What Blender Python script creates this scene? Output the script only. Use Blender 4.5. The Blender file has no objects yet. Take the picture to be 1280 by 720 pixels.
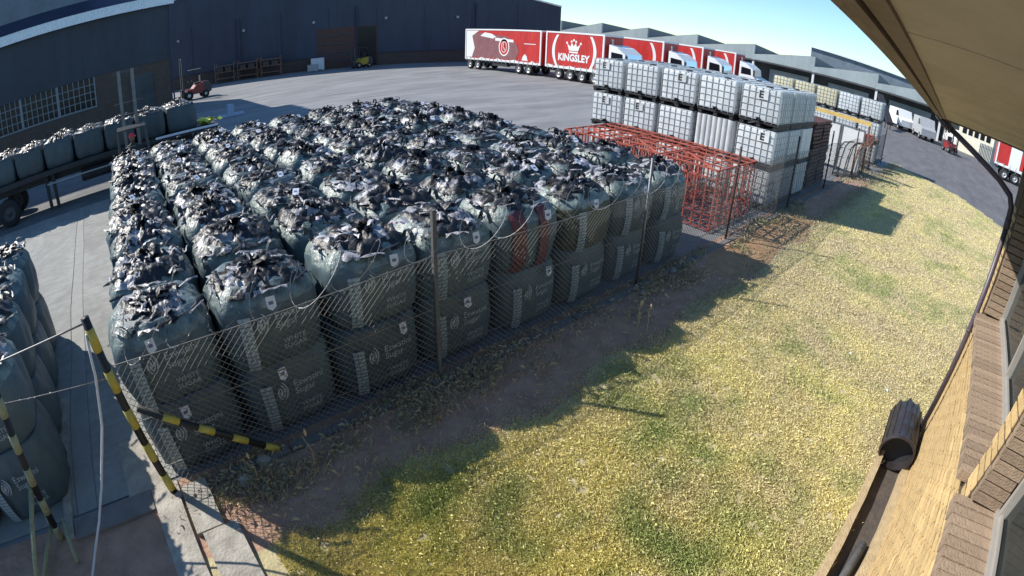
import bpy, bmesh, math, random
import numpy as np
from math import sin, cos, pi, radians, sqrt, atan2
from mathutils import Vector, Matrix, noise
random.seed(7); np.random.seed(7)
sc = bpy.context.scene
col = sc.collection

# ------------------------------------------------------------------ camera, sky, sun
CAM = Vector((0.0, -4.512, 4.194))
az, pitch, roll = 0.741, 0.492, 0.036
fw = Vector((sin(az)*cos(pitch), cos(az)*cos(pitch), -sin(pitch)))
rt = Vector((cos(az), -sin(az), 0)); up = rt.cross(fw)
rt, up = rt*cos(roll)+up*sin(roll), up*cos(roll)-rt*sin(roll)
cd = bpy.data.cameras.new('camera'); cam = bpy.data.objects.new('camera', cd); col.objects.link(cam)
cam.matrix_world = Matrix(((rt.x, up.x, -fw.x, CAM.x), (rt.y, up.y, -fw.y, CAM.y), (rt.z, up.z, -fw.z, CAM.z), (0, 0, 0, 1)))
cd.type = 'PANO'
try:
    tgt = cd if hasattr(cd, 'panorama_type') else cd.cycles
    tgt.panorama_type = 'FISHEYE_LENS_POLYNOMIAL'
    tgt.fisheye_fov = pi
    s = 1280/36/657.262
    tgt.fisheye_polynomial_k0 = 0; tgt.fisheye_polynomial_k1 = -s
    tgt.fisheye_polynomial_k2 = 0; tgt.fisheye_polynomial_k3 = -0.028*s**3; tgt.fisheye_polynomial_k4 = 0
except Exception as ex:
    print('pano', ex)
cd.sensor_fit = 'HORIZONTAL'; cd.sensor_width = 36; cd.sensor_height = 20.25
cd.clip_start = 0.02; cd.clip_end = 2000
sc.camera = cam

SUN = Vector((-0.705, 1.075, 1.0)).normalized()
w = bpy.data.worlds.new('World'); sc.world = w; w.use_nodes = True
nt = w.node_tree; bg = nt.nodes['Background']; sky = nt.nodes.new('ShaderNodeTexSky')
sky.sky_type = 'NISHITA'; sky.sun_disc = False
sky.sun_elevation = math.asin(SUN.z); sky.sun_rotation = atan2(SUN.x, SUN.y)
sky.air_density = 1.0; sky.dust_density = 0.0; sky.ozone_density = 1.0
tint = nt.nodes.new('ShaderNodeMix'); tint.data_type = 'RGBA'; tint.blend_type = 'MULTIPLY'; tint.inputs['Factor'].default_value = 1
tint.inputs['B'].default_value = (.72, .94, 1.08, 1)     # clear pale blue air down to the horizon
nt.links.new(sky.outputs[0], tint.inputs['A']); nt.links.new(tint.outputs['Result'], bg.inputs[0]); bg.inputs[1].default_value = 0.128
ld = bpy.data.lights.new('sun', 'SUN'); ld.energy = 5.0; ld.angle = radians(0.53); ld.color = (1.0, 0.95, 0.87)
lo = bpy.data.objects.new('sun', ld); col.objects.link(lo); lo.location = (-40, 60, 60)
lo.rotation_euler = SUN.to_track_quat('Z', 'Y').to_euler()
sc.view_settings.view_transform = 'Standard'; sc.view_settings.look = 'None'
sc.view_settings.exposure = 0.45; sc.view_settings.gamma = 1.0

# ------------------------------------------------------------------ materials
MATS = {}
def mat(name, c, rough=0.7, metal=0.0, var=0.15, scale=4.0, bump=0.0, bscale=40.0, c2=None, spec=0.5, rnd=0.0, wave=None, brick=None, stretch=None, stain=None):
    """principled material: colour mottled by noise between c and c2, fine bump, per-object value shift"""
    m = bpy.data.materials.new(name); m.use_nodes = True
    n = m.node_tree.nodes; l = m.node_tree.links; b = n['Principled BSDF']
    b.inputs['Roughness'].default_value = rough; b.inputs['Metallic'].default_value = metal
    b.inputs['Specular IOR Level'].default_value = spec
    tc = n.new('ShaderNodeTexCoord'); src = tc.outputs['Object']
    if stretch:
        mp = n.new('ShaderNodeMapping'); mp.inputs['Scale'].default_value = stretch
        l.new(src, mp.inputs['Vector']); src = mp.outputs[0]
    nz = n.new('ShaderNodeTexNoise'); nz.inputs['Scale'].default_value = scale; nz.inputs['Detail'].default_value = 8
    nz.inputs['Roughness'].default_value = 0.65
    l.new(src, nz.inputs['Vector'])
    rp = n.new('ShaderNodeValToRGB'); e = rp.color_ramp.elements
    e[0].position = 0.3; e[1].position = 0.7
    if c2 is None:
        e[0].color = (*[x*(1-var) for x in c], 1); e[1].color = (*[min(1, x*(1+var)) for x in c], 1)
    else:
        e[0].color = (*c, 1); e[1].color = (*c2, 1)
    l.new(nz.outputs['Fac'], rp.inputs[0]); out = rp.outputs[0]
    if brick:
        bt = n.new('ShaderNodeTexBrick'); bt.inputs['Scale'].default_value = brick[0]
        bt.inputs['Mortar Size'].default_value = 0.02; bt.inputs['Mortar'].default_value = (*brick[1], 1)
        bm_ = n.new('ShaderNodeMapping'); bm_.inputs['Rotation'].default_value = (pi/2, 0, 0)
        l.new(tc.outputs['Object'], bm_.inputs[0]); l.new(bm_.outputs[0], bt.inputs['Vector'])
        l.new(out, bt.inputs['Color1']); mx0 = n.new('ShaderNodeHueSaturation'); mx0.inputs['Value'].default_value = 0.75
        l.new(out, mx0.inputs['Color']); l.new(mx0.outputs[0], bt.inputs['Color2']); out = bt.outputs[0]
    if stain:      # (scale, darkest factor, stretch): worn and dirty patches with ragged edges
        mp2 = n.new('ShaderNodeMapping'); mp2.inputs['Scale'].default_value = stain[2]; l.new(tc.outputs['Object'], mp2.inputs['Vector'])
        n3 = n.new('ShaderNodeTexNoise'); n3.inputs['Scale'].default_value = stain[0]; n3.inputs['Detail'].default_value = 10; n3.inputs['Roughness'].default_value = .7
        n3.inputs['Distortion'].default_value = .6; l.new(mp2.outputs[0], n3.inputs['Vector'])
        r3 = n.new('ShaderNodeValToRGB'); q = r3.color_ramp.elements; q[0].position = .40; q[1].position = .60
        q[0].color = (stain[1], stain[1], stain[1], 1); q[1].color = (1, 1, 1, 1); l.new(n3.outputs['Fac'], r3.inputs[0])
        m3 = n.new('ShaderNodeMix'); m3.data_type = 'RGBA'; m3.blend_type = 'MULTIPLY'; m3.inputs['Factor'].default_value = 1
        l.new(out, m3.inputs['A']); l.new(r3.outputs[0], m3.inputs['B']); out = m3.outputs['Result']
    if rnd:
        oi = n.new('ShaderNodeObjectInfo'); mr = n.new('ShaderNodeMapRange')
        mr.inputs['To Min'].default_value = 1-rnd; mr.inputs['To Max'].default_value = 1+rnd
        hs = n.new('ShaderNodeHueSaturation')
        l.new(oi.outputs['Random'], mr.inputs[0]); l.new(mr.outputs[0], hs.inputs['Value']); l.new(out, hs.inputs['Color']); out = hs.outputs[0]
    l.new(out, b.inputs['Base Color'])
    prev = None
    if wave:
        wv = n.new('ShaderNodeTexWave'); wv.bands_direction = wave[0]; wv.inputs['Scale'].default_value = wave[1]
        l.new(tc.outputs['Object'], wv.inputs['Vector'])
        bp = n.new('ShaderNodeBump'); bp.inputs['Strength'].default_value = wave[2]; bp.inputs['Distance'].default_value = 0.03
        l.new(wv.outputs['Fac'], bp.inputs['Height']); prev = bp
    if bump:
        n2 = n.new('ShaderNodeTexNoise'); n2.inputs['Scale'].default_value = bscale; n2.inputs['Detail'].default_value = 6
        l.new(src, n2.inputs['Vector'])
        bp = n.new('ShaderNodeBump'); bp.inputs['Strength'].default_value = bump; bp.inputs['Distance'].default_value = 0.02
        l.new(n2.outputs['Fac'], bp.inputs['Height'])
        if prev: l.new(prev.outputs[0], bp.inputs['Normal'])
        prev = bp
    if prev: l.new(prev.outputs[0], b.inputs['Normal'])
    MATS[name] = m
    return m
M = MATS
mat('lane_concrete', (.25, .25, .235), .9, bump=.5, bscale=30, c2=(.35, .345, .32), scale=2.2, stretch=(1, 3, 1), stain=(.8, .72, (1, .5, 1)))
mat('lane_channel', (.24, .24, .225), .9, bump=.6, bscale=25, c2=(.31, .305, .28), scale=3)
mat('yard', (.15, .155, .165), .85, bump=.35, bscale=12, c2=(.29, .29, .295), scale=.42, stretch=(.45, 1.7, 1), stain=(.16, .80, (1, 2.2, 1)))
mat('asphalt', (.115, .115, .125), .9, bump=.5, bscale=20, c2=(.165, .16, .165), scale=.8, stretch=(.4, 2.0, 1), stain=(.3, .75, (1, 3, 1)))
mat('soil', (.28, .165, .115), .95, bump=1.0, bscale=14, c2=(.46, .29, .20), scale=3)
mat('orange_soil', (.30, .17, .09), .95, bump=.8, bscale=14, c2=(.40, .25, .13), scale=4)
mat('lawn_base', (.34, .29, .16), .95, bump=.8, bscale=25, c2=(.48, .41, .23), scale=2.5)
mat('kerb', (.33, .30, .25), .9, stain=(3, .7, (1, 1, 1)), bump=.6, bscale=30, c2=(.48, .44, .37), scale=5)
mat('kerb_dark', (.15, .14, .13), .9, bump=.6, bscale=30, c2=(.22, .20, .18), scale=6)
mat('bag', (.056, .090, .108), .48, bump=.3, bscale=260, c2=(.086, .128, .148), scale=5, rnd=.22)
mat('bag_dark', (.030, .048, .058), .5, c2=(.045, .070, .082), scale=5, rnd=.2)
mat('bag_olive', (.060, .066, .045), .6, bump=.3, bscale=200, c2=(.085, .090, .060), scale=5)
mat('bag_shoulder', (.040, .066, .070), .40, bump=.9, bscale=20, c2=(.22, .27, .25), scale=9, rnd=.2)
mat('liner_black', (.007, .007, .009), .44, bump=.7, bscale=18, c2=(.030, .031, .036), scale=7, spec=.35)
mat('liner_pale', (.12, .12, .13), .40, bump=.6, bscale=22, c2=(.46, .45, .48), scale=9, rnd=.25)  # pale inner fabric, with sun glints put into the colour as well
mat('liner_pink', (.40, .30, .35), .45, c2=(.62, .54, .58), scale=8)
mat('liner_green', (.02, .25, .17), .45)
mat('label_white', (.62, .66, .74), .5, var=.05)
mat('label_print', (.12, .15, .25), .6)
mat('bag_print', (.36, .42, .45), .6, var=.08)
mat('bag_strip', (.27, .35, .40), .6, var=.12)
mat('strap', (.030, .040, .045), .6)
mat('red_band', (.12, .03, .032), .55, var=.3)
mat('red_hot', (.50, .22, .18), .5)
mat('galv', (.17, .175, .18), .5, metal=.6, var=.2)
mat('wire', (.14, .14, .135), .6, metal=.2)
mat('post_concrete', (.10, .10, .10), .9, bump=.5, bscale=50, var=.25, scale=9)
mat('post_rust', (.045, .032, .026), .8, c2=(.085, .055, .042), scale=15)
mat('hazard_yellow', (.42, .33, .035), .6, c2=(.50, .42, .10), scale=12)
mat('hazard_black', (.012, .012, .012), .55)
mat('hazard_faded', (.28, .29, .17), .7, var=.25, scale=20)
mat('white_hose', (.55, .56, .58), .45)
mat('red_steel', (.32, .065, .045), .65, c2=(.43, .12, .08), scale=3, rnd=.1)
mat('red_steel_dark', (.26, .035, .03), .6, c2=(.36, .06, .045), scale=5)
mat('tank_plastic', (.52, .55, .56), .38, c2=(.74, .76, .76), scale=1.6, rnd=.14, stain=(1.8, .82, (1, 1, .4)))
mat('tank_tinted', (.60, .55, .36), .45, var=.10, scale=2, rnd=.08)
mat('cage', (.40, .43, .46), .5, metal=.3, var=.15)
mat('pallet_black', (.016, .016, .018), .65, var=.4)
mat('letter_black', (.02, .02, .025), .6)
mat('crate_brown', (.060, .028, .025), .75, c2=(.12, .055, .045), scale=6, rnd=.3)
mat('panel_white', (.60, .61, .62), .6, c2=(.70, .70, .70), scale=2)
mat('beam_yellow', (.62, .43, .14), .6, var=.2)
mat('rust', (.14, .075, .05), .85, c2=(.24, .13, .085), scale=9)
mat('navy', (.032, .040, .058), .62, var=.18, scale=.35, rnd=0, stain=(.8, .78, (1, 1, .12)), wave=('X', 2.2, .5))
mat('navy_far', (.036, .046, .078), .62, var=.15, scale=.25, stain=(.5, .80, (1, 1, .12)), wave=('X', 1.4, .35))
mat('navy_roof', (.020, .026, .060), .5, var=.15, scale=.5)
mat('clad_grey', (.115, .15, .19), .55, var=.22, scale=.7, wave=('X', 1.6, .6))
mat('brick_brown', (.075, .048, .040), .9, c2=(.11, .075, .060), scale=5, brick=(2.2, (.09, .08, .075)))
mat('eave_white', (.84, .86, .83), .45, var=.2, scale=6)
mat('window_bar', (.19, .21, .24), .6)
mat('glass_dark', (.008, .010, .015), .2, spec=.25)
mat('truck_red', (.52, .028, .026), .38, c2=(.60, .045, .040), scale=1.2, stain=(1.2, .82, (1, 1, .25)), wave=('Y', 1.6, .35))
mat('truck_white', (.78, .78, .77), .4, var=.04)
mat('truck_mauve', (.20, .075, .085), .45, c2=(.28, .13, .13), scale=1.5)
mat('truck_grey', (.35, .36, .37), .5)
mat('chassis', (.022, .022, .026), .7, var=.4, scale=5)
mat('tyre', (.018, .018, .019), .85)
mat('rim', (.42, .42, .42), .45, metal=.5)
mat('fascia_grey', (.28, .33, .345), .7, stain=(.5, .85, (1, 1, .3)), c2=(.34, .39, .40), scale=.4, wave=('Y', 2.0, .25))
mat('clerestory', (.10, .125, .14), .6, var=.15, scale=.5)
mat('dock_dark', (.055, .06, .065), .8, var=.4, scale=.7)
mat('roof_pale', (.62, .64, .62), .5, var=.1)
mat('soffit', (.50, .445, .355), .85, stain=(1.1, .86, (1, 2.5, 1)), c2=(.64, .58, .48), scale=1.1, bump=.15, bscale=90)
mat('fascia_brown', (.16, .115, .085), .7, c2=(.24, .18, .135), scale=6)
mat('pipe_brown', (.085, .066, .085), .42, var=.15, scale=5)
mat('drum_black', (.028, .024, .026), .45, var=.3, scale=8)
mat('face_brick', (.48, .32, .14), .9, bump=.5, bscale=45, c2=(.68, .49, .24), scale=14, rnd=.18)
mat('rim_sand', (.36, .27, .15), .95, bump=.7, bscale=40, c2=(.50, .39, .24), scale=10)
mat('face_mortar_shade', (.075, .05, .028), .95, bump=.7, bscale=60, c2=(.13, .09, .05), scale=12)  # shadow lines of the joints are put into this dark mortar colour
mat('sill_brick', (.23, .165, .115), .9, bump=.6, bscale=60, c2=(.34, .25, .175), scale=14, rnd=.16)
mat('frame_alu', (.40, .38, .35), .45, metal=.3, var=.08)
mat('glass', (.10, .12, .12), .06, spec=.9)
mat('curtain', (.72, .74, .72), .8, var=.1, scale=3)
mat('room_dark', (.05, .045, .04), .9)
mat('stair_olive', (.26, .26, .10), .8)
mat('channel_dark', (.050, .043, .040), .9, c2=(.10, .08, .065), scale=6, bump=.6, bscale=30)
mat('forklift_red', (.22, .022, .02), .45, var=.15)
mat('forklift_yellow', (.40, .28, .03), .5)
mat('forklift_grey', (.045, .047, .052), .6, var=.25)
mat('skin', (.20, .10, .065), .6)
mat('cap_red', (.62, .02, .06), .6)
mat('cloth_dark', (.025, .035, .030), .8)
mat('vest_yellow', (.42, .50, .04), .7, c2=(.62, .68, .14), scale=8)
mat('t_blue', (.30, .38, .50), .6)
mat('office_cream', (.60, .57, .46), .7)
mat('paper', (.85, .85, .80), .7)
mat('stalk', (.42, .34, .20), .9)

def translucent(name, c, k=.5):
    m = M[name]; n = m.node_tree.nodes; l = m.node_tree.links; b = n['Principled BSDF']; out = n['Material Output']
    tr = n.new('ShaderNodeBsdfTranslucent'); tr.inputs[0].default_value = (*c, 1); mx = n.new('ShaderNodeMixShader'); mx.inputs[0].default_value = k
    l.new(b.outputs[0], mx.inputs[1]); l.new(tr.outputs[0], mx.inputs[2]); l.new(mx.outputs[0], out.inputs[0])
translucent('eave_white', (.75, .78, .74), .15)
def grass_mat(name, dry, dry2, green):
    m = bpy.data.materials.new(name); m.use_nodes = True
    n = m.node_tree.nodes; l = m.node_tree.links; b = n['Principled BSDF']
    b.inputs['Roughness'].default_value = .75; b.inputs['Specular IOR Level'].default_value = .25
    at = n.new('ShaderNodeAttribute'); at.attribute_name = 'tint'
    sx = n.new('ShaderNodeSeparateColor'); l.new(at.outputs['Color'], sx.inputs[0])
    m1 = n.new('ShaderNodeMix'); m1.data_type = 'RGBA'; m1.inputs['A'].default_value = (*dry, 1); m1.inputs['B'].default_value = (*dry2, 1)
    l.new(sx.outputs[0], m1.inputs['Factor'])
    m2 = n.new('ShaderNodeMix'); m2.data_type = 'RGBA'; l.new(m1.outputs['Result'], m2.inputs['A']); m2.inputs['B'].default_value = (*green, 1)
    l.new(sx.outputs[1], m2.inputs['Factor']); l.new(m2.outputs['Result'], b.inputs['Base Color'])
    M[name] = m
grass_mat('grass', (.61, .52, .34), (.83, .75, .30), (.28, .36, .11))
grass_mat('weed', (.40, .34, .23), (.52, .45, .28), (.19, .26, .12))

# ------------------------------------------------------------------ helpers
class MB:
    """collects shapes, then links them as one mesh object"""
    def __init__(s): s.v = []; s.f = []; s.m = []
    def add(s, vs, fs, mi=0):
        o = len(s.v); s.v += [tuple(x) for x in vs]; s.f += [tuple(i+o for i in f) for f in fs]; s.m += [mi]*len(fs); return s
    def box(s, x0, x1, y0, y1, z0, z1, mi=0):
        return s.add([(x, y, z) for x in (x0, x1) for y in (y0, y1) for z in (z0, z1)],
                     [(0, 1, 3, 2), (4, 6, 7, 5), (0, 4, 5, 1), (2, 3, 7, 6), (0, 2, 6, 4), (1, 5, 7, 3)], mi)
    def cbox(s, c, sz, R=None, mi=0):
        h = [a/2 for a in sz]; vs = [Vector((x*h[0], y*h[1], z*h[2])) for x in (-1, 1) for y in (-1, 1) for z in (-1, 1)]
        if R is not None: vs = [R @ v for v in vs]
        return s.add([v+Vector(c) for v in vs], [(0, 1, 3, 2), (4, 6, 7, 5), (0, 4, 5, 1), (2, 3, 7, 6), (0, 2, 6, 4), (1, 5, 7, 3)], mi)
    def tube(s, pts, r, n=6, mi=0, cap=True):
        pts = [Vector(p) for p in pts]; rs = r if isinstance(r, (list, tuple)) else [r]*len(pts)
        o = len(s.v); t0 = (pts[1]-pts[0]).normalized(); a = t0.orthogonal().normalized()
        for i, p in enumerate(pts):
            t = (pts[min(i+1, len(pts)-1)]-pts[max(i-1, 0)]).normalized()
            a = (a-t*a.dot(t)).normalized(); b = t.cross(a)
            for k in range(n):
                s.v.append(tuple(p+(a*cos(2*pi*k/n)+b*sin(2*pi*k/n))*rs[i]))
        for i in range(len(pts)-1):
            for k in range(n):
                s.f.append((o+i*n+k, o+i*n+(k+1) % n, o+(i+1)*n+(k+1) % n, o+(i+1)*n+k)); s.m.append(mi)
        if cap:
            s.f.append(tuple(o+k for k in range(n))[::-1]); s.m.append(mi)
            s.f.append(tuple(o+(len(pts)-1)*n+k for k in range(n))); s.m.append(mi)
        return s
    def lathe(s, prof, n=16, mi=0, ax='z', c=(0, 0, 0)):
        o = len(s.v)
        for r, h in prof:
            for k in range(n):
                a = 2*pi*k/n
                p = {'z': (r*cos(a), r*sin(a), h), 'x': (h, r*cos(a), r*sin(a)), 'y': (r*cos(a), h, r*sin(a))}[ax]
                s.v.append((p[0]+c[0], p[1]+c[1], p[2]+c[2]))
        for i in range(len(prof)-1):
            for k in range(n):
                s.f.append((o+i*n+k, o+i*n+(k+1) % n, o+(i+1)*n+(k+1) % n, o+(i+1)*n+k)); s.m.append(mi)
        return s
    def poly(s, pts, mi=0): return s.add(pts, [tuple(range(len(pts)))], mi)
    def prism(s, pts, vec, mi=0):
        n = len(pts); v = Vector(vec); q = [Vector(p) for p in pts]
        return s.add(q+[p+v for p in q], [tuple(range(n))[::-1], tuple(range(n, 2*n))]+[(i, (i+1) % n, n+(i+1) % n, n+i) for i in range(n)], mi)
    def mesh(s, name, mats, smooth=False):
        me = bpy.data.meshes.new(name); me.from_pydata(s.v, [], s.f)
        for m in (mats if isinstance(mats, (list, tuple)) else [mats]): me.materials.append(M[m])
        me.polygons.foreach_set('material_index', s.m)
        if smooth: me.polygons.foreach_set('use_smooth', [True]*len(s.f))
        me.update(); return me
    def build(s, name, mats, parent=None, smooth=False, loc=None, rotz=0):
        return link(name, s.mesh(name, mats, smooth), parent, loc, rotz)
def link(name, me, parent=None, loc=None, rotz=0, label=None):
    o = bpy.data.objects.new(name, me); col.objects.link(o)
    if parent: o.parent = parent
    if loc is not None: o.location = loc
    if rotz: o.rotation_euler = (0, 0, rotz)
    if label: o['label'] = label
    return o
def tag(o, label=None, cat=None, group=None, kind=None):
    for k, v in (('label', label), ('category', cat), ('group', group), ('kind', kind)):
        if v: o[k] = v
    return o
def thing(name, label, cat, loc=(0, 0, 0), rotz=0, group=None):
    o = bpy.data.objects.new(name, None); o.empty_display_size = .2; col.objects.link(o)
    o.location = loc; o.rotation_euler = (0, 0, rotz)
    return tag(o, label, cat, group)
def struct(name, mb, mats, **k): return tag(mb.build(name, mats, **k), kind='structure')
def ordn(i): return ['first', 'second', 'third', 'fourth', 'fifth', 'sixth', 'seventh', 'eighth', 'ninth', 'tenth', 'eleventh', 'twelfth', 'thirteenth', 'fourteenth', 'fifteenth', 'sixteenth', 'seventeenth', 'eighteenth'][i]
def text_mesh(txt, size, bold=.0, align='LEFT', res=2, name='print'):
    cu = bpy.data.curves.new('txt', 'FONT'); cu.body = txt; cu.size = size; cu.offset = bold; cu.align_x = align
    cu.resolution_u = res; cu.fill_mode = 'FRONT' if hasattr(cu, 'fill_mode') else cu.fill_mode
    o = bpy.data.objects.new('txt', cu); col.objects.link(o)
    dg = bpy.context.evaluated_depsgraph_get(); dg.update()
    me = o.evaluated_get(dg).to_mesh()
    vs = [tuple(v.co) for v in me.vertices]; fs = [tuple(p.vertices) for p in me.polygons]
    o.evaluated_get(dg).to_mesh_clear(); bpy.data.objects.remove(o); bpy.data.curves.remove(cu)
    return vs, fs
def sheet(name, pts, z, m, nz=0):
    mb = MB(); mb.poly([(x, y, z) for x, y in pts]); return struct(name, mb, m)
def grid_sheet(x0, x1, y0, y1, nx, ny, zf):
    mb = MB(); xs = np.linspace(x0, x1, nx+1); ys = np.linspace(y0, y1, ny+1)
    for y in ys:
        for x in xs: mb.v.append((x, y, zf(x, y)))
    for j in range(ny):
        for i in range(nx):
            a = j*(nx+1)+i; mb.f.append((a, a+1, a+nx+2, a+nx+1)); mb.m.append(0)
    return mb

# ------------------------------------------------------------------ ground
sheet('yard_ground', [(-900, -900), (900, -900), (900, 900), (-900, 900)], -.02, 'yard')
# road past the end of the lawn
sheet('road', [(14, -60), (120, -60), (120, 9), (60, 9), (32.8, -.3), (32.3, -1.5), (31.5, -3.2), (30.2, -5.2), (28.2, -6.8), (25.5, -8.4), (22, -9.6), (14, -12)], -.012, 'asphalt')
mat('yard_shade', (.11, .112, .12), .9, bump=.4, bscale=20, c2=(.18, .18, .185), scale=1.1, stain=(.5, .8, (1, 2, 1)))  # darkened paving tone, carries yard shade in its colour
sheet('yard_shade_sheet', [(-60, 14.51), (-1.0, 14.51), (2.3, 15.2), (2.8, 22), (.5, 33.9), (-60, 33.9)], -.011, 'yard_shade')  # flat dark sheet painting extra shade under and behind the flatbed
# lane slabs between the two stacks of bags
def lane(pts_l, pts_r, name, m, z):
    mb = MB(); n = len(pts_l)
    for i in range(n-1): mb.poly([(*pts_l[i], z), (*pts_r[i], z), (*pts_r[i+1], z), (*pts_l[i+1], z)])
    return struct(name, mb, m)
yy = [.25, 2, 4, 6, 8, 10, 12, 14.5]
ch_l = [(-2.05-.035*max(0, y-4)+random.uniform(-.03, .03), y) for y in yy]; ch_r = [(-1.72-.045*max(0, y-4)+random.uniform(-.03, .03), y) for y in yy]
lane([(-7.5, y) for y in yy], ch_l, 'lane_slab', 'lane_concrete', -.004)
lane([(x+.012, y) for x, y in ch_l], [(x-.012, y) for x, y in ch_r], 'lane_channel', 'lane_channel', -.009)
lane(ch_r, [(-.3, y) for y in yy], 'lane_slab', 'lane_concrete', -.004)
# soil outside the fence and under the corner
def soil_z(x, y): return .004+.02*noise.noise((x*1.7, y*1.7, 0))+.012*noise.noise((x*6, y*6, 3))
o = grid_sheet(-6, 24, -2.0, .16, 220, 24, soil_z).build('fence_soil', 'soil', smooth=True); tag(o, kind='structure')
def osoil_z(x, y): return .022+.02*noise.noise((x*2, y*2, 5))-.035*max(0, abs(y+.75)/.55-.5)-.03*max(0, abs(x-11.6)/3.2-.6)
tag(grid_sheet(8.6, 15, -1.35, -.2, 60, 16, osoil_z).build('orange_soil', 'orange_soil', smooth=True), kind='structure')
def lawn_z(x, y):
    e = max(0, (y+1.5+.25*noise.noise((x*.9, 0, 0)))); return .03+.03*noise.noise((x*.6, y*.6, 9))-.10*e
mb = grid_sheet(-1.2, 33, -5.0, -.9, 190, 40, lawn_z)
mb2 = grid_sheet(-1.2, 33, -13, -5.0, 60, 16, lambda x, y: .03+.03*noise.noise((x*.6, y*.6, 9)))
def trim(mb):
    # cut the lawn to its curved outer edge and off the building plot
    ed = [(-.9, 32.2), (-3, 31.4), (-5.6, 29.7), (-8, 26), (-9.6, 21), (-13, 14)]
    def lim(y):
        for (a, xa), (b, xb) in zip(ed, ed[1:]):
            if y <= a and y >= b: return xa+(xb-xa)*(a-y)/(a-b)
        return 33
    keep = []
    for i, f in enumerate(mb.f):
        c = [sum(mb.v[k][j] for k in f)/len(f) for j in (0, 1)]
        if c[0] <= lim(c[1]) and not (c[0] < 6.95 and c[1] < -5.0): keep.append(i)
    mb.f = [mb.f[i] for i in keep]; mb.m = [mb.m[i] for i in keep]; return mb, lim
mb, LIM = trim(mb); mb2, _ = trim(mb2)
struct('lawn', mb, 'lawn_base', smooth=True); struct('lawn', mb2, 'lawn_base', smooth=True)
# kerb strips: along the fence, at the corner post, and across the lane
k = MB(); x = -.2
while x < 34:
    L = random.uniform(.8, 1.1); dy = random.uniform(-.02, .02)
    b = MB().box(x, x+L-.03, -.16+dy, -.02+dy, -.02, .035+random.uniform(-.012, .01)); o = b.build('kerb_stone', 'kerb_dark'); tag(o, kind='structure'); x += L
for (a0, a1, y0, y1) in ((-.62, -.30, -.75, -.02), (-.56, -.16, -1.9, -.77)):
    struct('corner_kerb', MB().box(a0, a1, y0, y1, -.02, .07), 'kerb')
struct('corner_kerb', MB().box(-.98, -.66, -1.9, -.14, -.02, .055), 'kerb')
struct('corner_slab', MB().box(-.995, -.645, -.13, .16, -.02, .03), 'kerb')
struct('cross_kerb', MB().box(-2.1, -1.0, -.16, .16, -.02, .045), 'kerb_dark')
struct('corner_slab', MB().box(-1.30, -.80, .17, 1.2, -.02, .004), 'kerb')

# grass blades
def blades(name, n, sample, hgt, mname, kind='stuff'):
    P = sample(n); n = len(P)
    a = np.random.rand(n)*2*pi; h = hgt*(0.45+np.random.rand(n)); wd = .0026+.0026*np.random.rand(n)
    d = np.hypot(P[:, 0]-CAM.x, P[:, 1]-CAM.y); wd *= np.clip(d/6.5, 1, 5)
    lean = np.random.rand(n)*1.1; b = np.random.rand(n)*2*pi
    V = np.zeros((n, 4, 3)); base = P
    dx, dy = np.cos(a)*wd, np.sin(a)*wd; lx, ly = np.cos(b)*lean*h, np.sin(b)*lean*h
    V[:, 0] = base+np.stack([-dx, -dy, np.zeros(n)], 1); V[:, 1] = base+np.stack([dx, dy, np.zeros(n)], 1)
    V[:, 2] = base+np.stack([dx*.6+lx*.5, dy*.6+ly*.5, h*.7], 1); V[:, 3] = base+np.stack([lx, ly, h*(1-.35*lean)], 1)
    me = bpy.data.meshes.new(name); me.vertices.add(4*n); me.vertices.foreach_set('co', V.ravel())
    idx = np.arange(n)[:, None]*4; F = np.concatenate([idx, idx+1, idx+2, idx, idx+2, idx+3], 1).ravel()
    me.loops.add(6*n); me.loops.foreach_set('vertex_index', F); me.polygons.add(2*n)
    me.polygons.foreach_set('loop_start', np.arange(2*n)*3); me.polygons.foreach_set('loop_total', np.full(2*n, 3))
    at = me.color_attributes.new('tint', 'FLOAT_COLOR', 'POINT')
    g = np.array([noise.noise((p[0]*.55, p[1]*.55, 1.3))*.7+noise.noise((p[0]*2.2, p[1]*2.2, 4))*.5 for p in P])
    g2 = np.array([noise.noise((p[0]*1.1+9, p[1]*1.1, 7)) for p in P])
    green = np.clip(g*1.3-.05+.25*np.exp(-((P[:, 0]-3.2)**2+(P[:, 1]+4.6)**2)/1.2)+.35*np.exp(-((P[:, 0]-6.4)**2+(P[:, 1]+4.9)**2)/.8), 0, .9)*(.5+np.random.rand(n))
    near = np.clip(1-(P[:, 0]-1)/9, 0, 1)
    dry = np.clip(.22+.55*near+g2*.5+(np.random.rand(n)-.5)*.7, 0, 1)
    C = np.zeros((n, 4, 4)); C[:, :, 0] = dry[:, None]; C[:, :, 1] = np.clip(green, 0, 1)[:, None]; C[:, :, 3] = 1
    at.data.foreach_set('color', C.ravel()); me.materials.append(M[mname]); me.update(); me.validate()
    return tag(link(name, me), kind=kind)
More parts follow.
